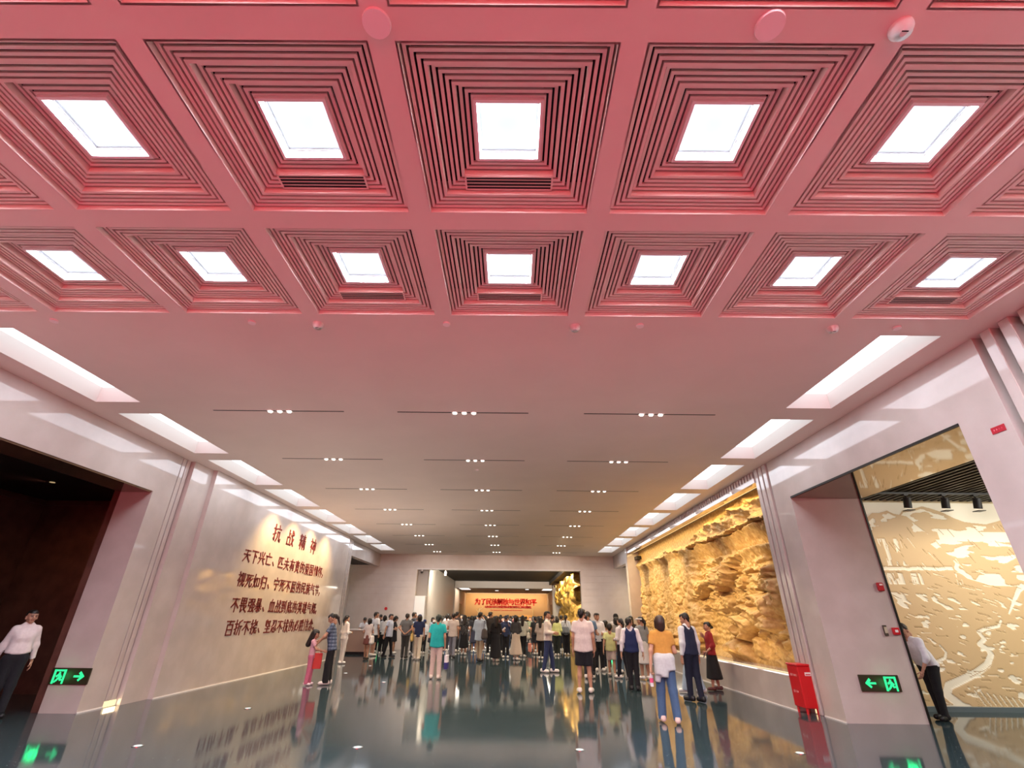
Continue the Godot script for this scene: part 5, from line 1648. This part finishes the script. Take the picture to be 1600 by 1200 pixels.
func people() -> void:
	make_body_parts()
	var p: Node3D
	var o: Node3D
	# --- beside and inside the near portals
	p = make_person("woman in white long-sleeved shirt standing in the dark portal", V2(-8.72, -9.62), 1.64, 50, {"fem": true, "top": "long", "top_c": "efe6e4", "bottom_c": "15161d", "arms": ["sway", "sway"], "hair": "bun", "hem": 0.99, "look": [12, -4], "shoes": "15151a"})
	p = make_person("man in white shirt and black trousers bending over a case in the mural room", V2(7.93, -10.48), 1.66, -75, {"top": "three", "top_c": "e6e8ee", "bottom_c": "0f1013", "lean": 34, "arms": ["lean", "lean"], "hair": "short", "hair_c": "2a211c", "look": [0, 32], "shoes": "101012", "g": 1.08, "apart": 0.07, "stance": 0.12})
	# --- by the inscription
	p = make_person("little girl in pink shirt and pink trousers with long dark hair", V2(-5.24, -14.34), 1.22, 100, {"fem": true, "child": true, "top": "tee", "top_c": "d9a6b4", "bottom_c": "c76a86", "arms": ["front", "reach"], "hair": "long", "wide": 1.15, "look": [0, 15], "shoes": "e9d7dc"})
	p = make_person("person in blue plaid shirt and wide black trousers bending toward the pink girl", V2(-4.8, -14.5), 1.66, -75, {"top": "tee", "top_mat": mats.plaid, "bottom_c": "121317", "wide": 1.2, "lean": 10, "arms": ["lean", "reach"], "hair": "ponytail", "look": [0, 25], "hem": 0.8, "loose": 1.1, "shoes": "d8d0cc"})
	o = carry("gift_bag", "flat red paper bag held between the pink girl and the plaid shirt", "bag", p, V(0.02, 0.74, 0.36))
	tote(o, 0.3, 0.36, 0.08, "c8342e", "")
	p = make_person("woman in white blouse and pale trousers behind the plaid shirt", V2(-6.4, -20.6), 1.62, 140, {"fem": true, "top": "long", "top_c": "e4e0dc", "bottom_c": "d9d6d2", "hair": "ponytail", "arms": ["front", "front"], "shoes": "ececec"})
	# --- at the desk
	p = make_person("clerk in white shirt leaning over the reception desk", V2(-7.4, -26.75), 1.6, 15, {"top": "tee", "top_c": "dfe6ec", "bottom_c": "20222a", "lean": 28, "arms": ["lean", "lean"], "look": [0, 25]})
	p = make_person("man in black shirt standing behind the desk end", V2(-6.75, -27.3), 1.68, 20, {"top": "long", "top_c": "1d1d22", "bottom_c": "1a1a1f", "arms": ["front", "front"], "look": [0, 20]})
	p = make_person("woman in white top and short brown skirt at the desk", V2(-6.03, -22.6), 1.53, 175, {"fem": true, "top": "tee", "top_c": "e2dad6", "bottom": "skirt", "skirt_hem": 0.62, "wide": 0.85, "bottom_c": "7b4a44", "hair": "bob", "arms": ["strap", "front"], "loose": 1.12, "shoes": "2a2420", "stance": 0.16})
	o = carry("shoulder_bag", "white cloth shoulder bag of the woman in the short brown skirt", "bag", p, V(-0.22, 1.0, -0.06), 90)
	bag_soft(o, V(0.3, 0.34, 0.12), cloth(hexc("e8e4e2")), 0.4, mats.black)
	p = make_person("man in loose white t-shirt and black knee shorts at the desk", V2(-6.3, -24.6), 1.78, 150, {"top": "tee", "top_c": "e6e9ea", "bottom": "shorts", "bottom_c": "17181c", "loose": 1.15, "arms": ["front", "down"], "look": [-20, 0], "shoes": "e8e6dc", "hem": 0.8})
	p = make_person("woman in sheer white blouse and black trousers facing the end wall", V2(-6.2, -25.9), 1.65, 180, {"fem": true, "top": "long", "top_c": "d5d8d8", "bottom_c": "16171b", "hair": "bob", "arms": ["front", "down"], "shoes": "d9d9d9"})
	p = make_person("woman in black dress looking down at her phone", V2(-5.75, -26.3), 1.62, 100, {"fem": true, "top": "tee", "top_c": "191820", "bottom": "skirt", "skirt_hem": 0.55, "wide": 0.8, "bottom_c": "191820", "hair": "bob", "arms": ["phone", "phone"], "look": [0, 35], "shoes": "e4e4e4"})
	p = make_person("man in pale blue t-shirt and black trousers looking right", V2(-5.49, -24.1), 1.7, 80, {"top": "tee", "top_c": "c3d0e6", "bottom_c": "121319", "arms": ["front", "sway"], "hem": 0.8, "loose": 1.1, "shoes": "2a2d33", "stance": 0.3})
	p = make_person("grey-shirted man with both hands clasped behind his back", V2(-4.63, -23.5), 1.73, 180, {"top": "polo", "top_c": "6a6d6f", "bottom_c": "3d403f", "arms": ["behind", "behind"], "hair_c": "2f2c2a", "g": 1.12, "shoes": "232323"})
	p = make_person("bald older man in light blue shirt beside the clasped hands man", V2(-4.4, -24.8), 1.65, 170, {"top": "polo", "top_c": "b4c6da", "bottom_c": "8f8c86", "hair": "balding", "hair_c": "8d8a86", "arms": ["front", "front"]})
	p = make_person("tall man whose head rises above the clasped hands man", V2(-4.9, -26.6), 1.8, 120, {"top": "tee", "top_c": "54575e", "bottom_c": "23242a", "arms": ["down", "down"]})
	p = make_person("person in navy t-shirt and cream trousers wearing a blue cap", V2(-3.97, -22.9), 1.68, 180, {"top": "tee", "top_c": "1f2c52", "bottom_c": "d3cbb8", "hair": "cap", "hair_c": "26345f", "under": "bob", "arms": ["bag", "down"], "wide": 1.15, "stance": 0.14, "shoes": "cfc9c0"})
	o = carry("shoulder_bag", "yellow bag hanging beside the navy t-shirt", "bag", p, V(0.27, 1.02, 0.0), 90)
	bag_soft(o, V(0.26, 0.36, 0.1), cloth(hexc("cdb36b")), 0.34, cloth(hexc("cdb36b")))
	p = make_person("short person in white shirt and black trousers with a blue cap", V2(-4.35, -26.6), 1.48, 180, {"top": "long", "top_c": "d9dfe6", "bottom_c": "14161d", "hair": "cap", "hair_c": "2b3a6a", "arms": ["down", "front"]})
	p = make_person("short person in light blue shirt with a white cap", V2(-4.0, -27.4), 1.45, 180, {"top": "tee", "top_c": "c2ccd8", "bottom_c": "6f7078", "hair": "cap", "hair_c": "e6e6e6", "arms": ["front", "front"]})
	# --- middle of the floor
	p = make_person("person in turquoise shirt and pale pink trousers seen from behind", V2(-2.21, -16.06), 1.66, 178, {"top": "polo", "top_c": "1fb2b4", "bottom_c": "d9c5bf", "hair": "short", "hair_c": "15241f", "arms": ["front", "down"], "loose": 1.14, "hem": 0.83, "wide": 1.05, "grip": "right", "apart": 0.12, "shoes": "d9d0c8", "g": 1.06})
	o = carry("carrier_bag", "white and dark blue carrier bag in the turquoise shirt's right hand", "bag", p, V(-0.31, 0.62, 0.06))
	tote(o, 0.3, 0.36, 0.09, "e6e2ea", "2b2a78")
	p = make_person("man in pale grey t-shirt and grey-blue trousers right of the turquoise shirt", V2(-2.65, -24.2), 1.76, 178, {"top": "tee", "top_c": "d2c8c2", "bottom_c": "7d818f", "arms": ["front", "down"], "loose": 1.1, "hem": 0.8, "stance": 0.3, "shoes": "3a3b42"})
	p = make_person("person in off-white shirt half hidden behind the turquoise shirt", V2(-3.5, -28.6), 1.7, 180, {"top": "tee", "top_c": "cfcdc8", "bottom_c": "3a3c44", "arms": ["down", "down"]})
	p = make_person("tall dark-haired man above the pale grey t-shirt", V2(-2.9, -28.2), 1.86, 150, {"top": "tee", "top_c": "4a4240", "bottom_c": "26262b"})
	p = make_person("woman in black floral blouse and long black skirt", V2(-2.3, -26.0), 1.7, 180, {"fem": true, "top": "tee", "top_mat": mats.flowered, "bottom": "skirt", "skirt_hem": 0.3, "bottom_c": "131319", "hair": "long", "arms": ["front", "front"], "loose": 1.15})
	p = make_person("man in pale blue untucked shirt and khaki trousers", V2(-1.32, -22.3), 1.8, 160, {"top": "long", "top_c": "a9bccd", "bottom_c": "a89a84", "arms": ["front", "front"], "hem": 0.72, "loose": 1.12, "wide": 0.95, "stance": 0.2, "shoes": "1f1f22"})
	o = carry("shoulder_bag", "dark tote bag on the shoulder of the pale blue untucked shirt", "bag", p, V(-0.24, 1.15, -0.1), 90)
	bag_soft(o, V(0.34, 0.42, 0.14), cloth(hexc("4a4646")), 0.28, mats.black)
	p = make_person("tall man in dark brown shirt in the middle of the crowd", V2(-1.02, -25.6), 1.84, 200, {"top": "long", "top_c": "2c2521", "bottom_c": "16161a", "arms": ["down", "front"], "look": [-60, 0]})
	p = make_person("woman with long black hair in an ankle-length black dress", V2(-0.65, -22.4), 1.67, 172, {"fem": true, "top": "long", "top_c": "131317", "bottom": "skirt", "skirt_hem": 0.14, "wide": 1.0, "bottom_c": "14161d", "hair": "long", "arms": ["front", "phone"], "shoes": "cfc9c2"})
	o = carry("rolled_paper", "white rolled papers in the arms of the black-dressed woman", "paper", p, V(-0.2, 1.13, 0.2), 0)
	var rp := tool()
	cyl(rp, V(-0.16, 0.12, 0), V(0.05, -0.05, 0.02), 0.035, 0.035, 12)
	cyl(rp, V(0.02, -0.06, 0), V(0.14, -0.05, 0.03), 0.05, 0.05, 12)
	obj("roll", rp, mats.white, o)
	p = make_person("person in navy jacket and dark blue hat facing the camera", V2(-0.26, -24.5), 1.68, 0, {"top": "long", "top_c": "2c3a5c", "bottom_c": "15161c", "hair": "cap", "hair_c": "1b1f36", "arms": ["strap", "front"], "look": [0, 12]})
	p = make_person("woman in dark grey jacket and long pale beige skirt", V2(0.19, -23.2), 1.7, 160, {"fem": true, "top": "long", "top_c": "38393c", "bottom": "skirt", "skirt_hem": 0.2, "wide": 1.15, "bottom_c": "c2b7a8", "hair": "bob", "arms": ["front", "front"], "shoes": "ededed", "hem": 0.98})
	p = make_person("woman in pale grey-green jacket and black trousers", V2(0.52, -25.0), 1.71, 170, {"fem": true, "top": "long", "top_c": "bfc4b8", "bottom_c": "121216", "hair": "long", "arms": ["bag", "front"], "loose": 1.15})
	o = carry("shoulder_bag", "pale handbag at the side of the grey-green jacket", "bag", p, V(-0.26, 1.0, 0.0), 90)
	bag_soft(o, V(0.28, 0.26, 0.12), cloth(hexc("c9c6ba")), 0.42, cloth(hexc("b9b6aa")))
	p = make_person("man in black t-shirt and dark shorts holding an orange bag", V2(1.18, -26.6), 1.68, 190, {"top": "tee", "top_c": "1e2128", "bottom": "shorts", "bottom_c": "1b1e2a", "arms": ["down", "down"], "grip": "left", "shoes": "e6e4e0"})
	o = carry("carrier_bag", "orange-pink carrier bag near the floor by the black t-shirt", "bag", p, V(0.28, 0.5, 0.03))
	tote(o, 0.36, 0.36, 0.12, "dd8f7c", "")
	p = make_person("woman in beige cardigan left of the jeans man", V2(1.3, -24.0), 1.64, 165, {"fem": true, "top": "long", "top_c": "b5a89e", "bottom_c": "17181d", "hair": "long", "arms": ["front", "front"], "hem": 0.74, "loose": 1.15})
	p = make_person("man in off-white shirt and blue jeans with hands before him", V2(1.23, -18.24), 1.81, 75, {"top": "long", "top_c": "d9d2cb", "bottom_c": "2c3a63", "arms": ["front", "front"], "loose": 1.1, "hem": 0.87, "stance": 0.28, "shoes": "eceaea"})
	p = make_person("person in loose lime-green shirt bending by the gold stone relief", V2(2.2, -26.1), 1.66, 160, {"fem": true, "top": "three", "top_c": "b9bf7c", "bottom_c": "202823", "hair": "bob", "lean": 14, "arms": ["front", "front"], "loose": 1.25, "wide": 1.1})
	p = make_person("woman with ponytail, white top and wide black trousers", V2(2.71, -26.6), 1.76, 165, {"fem": true, "top": "long", "top_c": "c9cfd6", "bottom_c": "17171b", "hair": "ponytail", "wide": 1.2, "arms": ["front", "strap"]})
	o = carry("shoulder_bag", "grey shoulder bag on the back of the woman with the ponytail", "bag", p, V(0.0, 1.2, -0.22), 0)
	bag_soft(o, V(0.34, 0.3, 0.14), cloth(hexc("6f767c")), 0.2, mats.black)
	p = make_person("pink-faced man half hidden behind the white t-shirt", V2(2.32, -16.6), 1.72, 150, {"top": "tee", "top_c": "cfc6c2", "bottom_c": "2a2c33", "look": [-30, 0]})
	p = make_person("tall man in grey-blue shirt with thinning hair and black trousers", V2(2.5, -17.45), 1.81, 178, {"top": "polo", "top_c": "5c7794", "bottom_c": "131317", "hair": "short", "hair_c": "2b2826", "g": 1.16, "arms": ["front", "front"], "shoes": "15151a"})
	p = make_person("smiling man in white shirt facing the camera", V2(3.05, -19.0), 1.78, 5, {"top": "long", "top_c": "e2e2e4", "bottom_c": "17171d", "arms": ["front", "front"], "look": [15, 0]})
	p = make_person("heavyset man in white polo shirt and black shorts seen from behind", V2(1.79, -13.52), 1.82, 172, {"top": "polo", "top_c": "e4d9d6", "bottom": "shorts", "bottom_c": "15161f", "g": 1.12, "loose": 1.06, "hem": 0.82, "arms": ["down", "down"], "apart": 0.13, "stance": -0.05, "shoes": "e4e0d6", "look": [-20, 0]})
	p = make_person("dark-haired child in white behind the lime-shirted boy", V2(3.4, -19.4), 1.5, 180, {"child": true, "top": "tee", "top_c": "d8d8d4", "bottom_c": "2d3440"})
	p = make_person("boy in lime-yellow t-shirt and pale shorts walking away", V2(3.16, -17.3), 1.42, 176, {"child": true, "top": "tee", "top_c": "cfd596", "bottom": "shorts", "bottom_c": "c5bab2", "arms": ["sway", "down"], "stance": 0.22, "loose": 1.1, "hem": 0.84, "shoes": "b9b1ac"})
	p = make_person("man in black cap and white shirt near the end wall", V2(4.2, -21.4), 1.78, 190, {"top": "tee", "top_c": "e2e2e2", "bottom_c": "2a2a30", "hair": "cap", "hair_c": "16161a"})
	p = make_person("person in dark hood and light grey top with jeans", V2(3.62, -18.4), 1.66, 170, {"fem": true, "top": "long", "top_c": "8d8a88", "bottom_c": "5f7b93", "hair": "bob", "arms": ["front", "front"], "loose": 1.1, "wide": 1.1})
	p = make_person("woman in white shirt with tied hair looking left", V2(3.4, -16.7), 1.62, 215, {"fem": true, "top": "long", "top_c": "e2dcde", "bottom_c": "191b26", "hair": "ponytail", "arms": ["front", "front"], "stance": 0.25})
	p = make_person("attendant in dark blue waistcoat holding one arm behind the back", V2(3.11, -14.08), 1.63, 172, {"top": "vest", "hem": 0.94, "top_c": "e4dfe4", "vest_c": "1d2a57", "bottom_c": "14151c", "arms": ["sway", "sway"], "hair": "short", "look": [-40, 5], "shoes": "15151a"})
	p = make_person("dark-haired woman in black beyond the first attendant", V2(4.3, -19.2), 1.7, 190, {"fem": true, "top": "long", "top_c": "26222a", "bottom_c": "1b1b22", "hair": "long"})
	p = make_person("woman in grey top and white skirt wearing a white sun visor", V2(4.0, -16.5), 1.67, 195, {"fem": true, "top": "tee", "top_c": "8b9192", "bottom": "skirt", "skirt_hem": 0.42, "wide": 0.95, "bottom_c": "d8d6d3", "hair": "visor", "hair_c": "ecebea", "arms": ["front", "down"], "hem": 0.97, "look": [40, 0], "shoes": "e8e6e4"})
	# --- nearest visitors before the relief
	p = make_person("woman in mustard t-shirt and jeans with a grey shirt tied round her waist", V2(2.76, -9.94), 1.66, 172, {"fem": true, "top": "tee", "top_c": "c89242", "bottom_c": "466184", "tie_c": "c7ccce", "hair": "bob", "hair_c": "35221b", "arms": ["sway", "front"], "hem": 0.97, "wide": 1.1, "grip": "left", "apart": 0.12, "stance": 0.16, "shoes": "dcbfb6", "look": [12, 0], "cell": 0.018, "g": 1.04})
	o = carry("water_bottle", "pink-labelled water bottle held by the woman in mustard", "bottle", p, V(0.265, 0.8, -0.1))
	bottle(o)
	p = make_person("tall attendant in navy waistcoat and white sleeves walking left", V2(4.05, -12.33), 1.73, 205, {"top": "vest", "hem": 0.94, "top_c": "dfe6ea", "vest_c": "18223f", "bottom_c": "121a30", "arms": ["down", "down"], "look": [20, 12], "stance": 0.2, "apart": 0.06, "shoes": "101116", "cell": 0.019, "lean": 4})
	p = make_person("woman in pale blue flared jeans hidden behind the walking attendant", V2(4.52, -13.85), 1.63, 250, {"fem": true, "top": "long", "top_c": "cfd3d3", "bottom_c": "9fb2c4", "hair": "long", "wide": 1.25, "stance": 0.42, "arms": ["down", "down"]})
	p = make_person("woman in red top and long black skirt before the boulders", V2(5.22, -14.25), 1.55, 262, {"fem": true, "top": "three", "top_c": "8e1f22", "bottom": "skirt", "skirt_hem": 0.28, "wide": 1.15, "bottom_c": "131315", "hair": "bun", "arms": ["bag", "strap"], "stance": 0.2, "loose": 1.1, "shoes": "5e2f2a", "hem": 0.86, "grip": "left", "cell": 0.019})
	o = carry("phone", "phone held low by the woman in the red top", "phone", p, V(0.21, 0.88, 0.23))
	phone(o)
	o.rotation.x = -0.4

func V2(x: float, z: float) -> Vector2:
	return Vector2(x, z)

func crowd() -> void:
	# the packed crowd further on: a few dress kinds, each person placed on their own
	var kinds: Array[Dictionary] = [
		{"top": "tee", "bottom_c": "1e2028", "hair": "short", "word": "t-shirt", "under_word": "dark trousers"},
		{"top": "tee", "bottom_c": "6d6a66", "hair": "short", "word": "t-shirt", "under_word": "khaki trousers"},
		{"top": "long", "bottom_c": "3c3e46", "hair": "short", "word": "long-sleeved shirt", "under_word": "grey trousers", "arms": ["front", "front"]},
		{"top": "long", "bottom_c": "33466b", "hair": "short", "word": "long-sleeved shirt", "under_word": "blue jeans", "arms": ["behind", "behind"]},
		{"fem": true, "top": "long", "bottom": "skirt", "skirt_hem": 0.35, "bottom_c": "16161b", "hair": "long", "word": "blouse", "under_word": "black skirt"},
		{"fem": true, "top": "long", "bottom_c": "20222a", "hair": "long", "word": "blouse", "under_word": "dark trousers", "arms": ["strap", "down"]},
		{"fem": true, "top": "tee", "bottom": "skirt", "skirt_hem": 0.45, "bottom_c": "3a3c50", "hair": "bob", "word": "top", "under_word": "blue-grey skirt"},
		{"fem": true, "top": "long", "bottom_c": "15161b", "hair": "ponytail", "arms": ["front", "front"], "word": "jacket", "under_word": "black trousers"},
	]
	var tops := [["white", "dedede"], ["black", "1b1b20"], ["navy", "26304e"], ["pale blue", "b4c2d6"], ["grey", "6a6c72"], ["beige", "b9aa98"], ["olive", "5d6048"], ["cream", "d5cdb8"], ["dark green", "2b3f38"], ["pink", "c9a3a8"], ["brown", "4b3a31"], ["charcoal", "2d2e33"], ["bright blue", "2f55a0"], ["maroon", "5a2327"]]
	var heads := {"short": "short-haired", "long": "long-haired", "bob": "bob-haired", "ponytail": "ponytailed"}
	var spots := []
	var named := []
	for o in get_children():
		if o.has_meta("category") and o.get_meta("category") == "person":
			named.append(Vector2(o.position.x, o.position.z))
	for i in 900:
		var z := -27.6 - 36.0 * pow(rng.randf(), 1.25)
		var x := rng.randf_range(-4.6, 3.1) if z > -44.5 else rng.randf_range(-4.4, 3.0)
		var ok := true
		for q: Vector2 in spots:
			if q.distance_to(Vector2(x, z)) < 0.68:
				ok = false
				break
		for q: Vector2 in named:
			if q.distance_to(Vector2(x, z)) < 0.7:
				ok = false
		if ok and not (absf(z + 44.2) < 0.6 and (x < -4.4 or x > 3.0)):
			spots.append(Vector2(x, z))
		if spots.size() >= 140:
			break
	var protos := []
	var taken := {}
	for i in spots.size():
		var zone := "before the orange sign wall" if spots[i].y < -44.2 else ("by the grey vestibule wall" if spots[i].x < -2.6 else ("beside the golden stone relief" if spots[i].x > 1.4 else "amid the vestibule crowd"))
		var k := 0
		var c := 0
		for tries in 60:
			k = rng.randi_range(0, 7) if i >= 8 else i
			c = rng.randi_range(0, 13)
			if rng.randf() < 0.45:
				c = [0, 1, 11][rng.randi_range(0, 2)]
			if not taken.has("%d %d %s" % [k, c, zone]):
				break
		taken["%d %d %s" % [k, c, zone]] = true
		var s: Dictionary = kinds[k]
		var hgt := rng.randf_range(1.58, 1.72) if k >= 4 else rng.randf_range(1.66, 1.8)
		var turn := 180.0 + rng.randf_range(-45, 45)
		if rng.randf() < 0.12:
			turn -= 150.0
		var label := "%s person in %s %s and %s %s" % [heads[s.hair], tops[c][0], s.word, s.under_word, zone]
		var p: Node3D
		if i < 8:
			s["cell"] = 0.03
			p = make_person(label, spots[i], hgt, turn, s, "crowd beyond the end opening")
			protos.append(p)
		else:
			p = copy(protos[k], label, Vector3(spots[i].x, 0, spots[i].y), deg_to_rad(turn))
			p.scale = Vector3.ONE * hgt / 1.7
		(p.get_node("shirt") as MeshInstance3D).material_override = cloth(hexc(tops[c][1]))
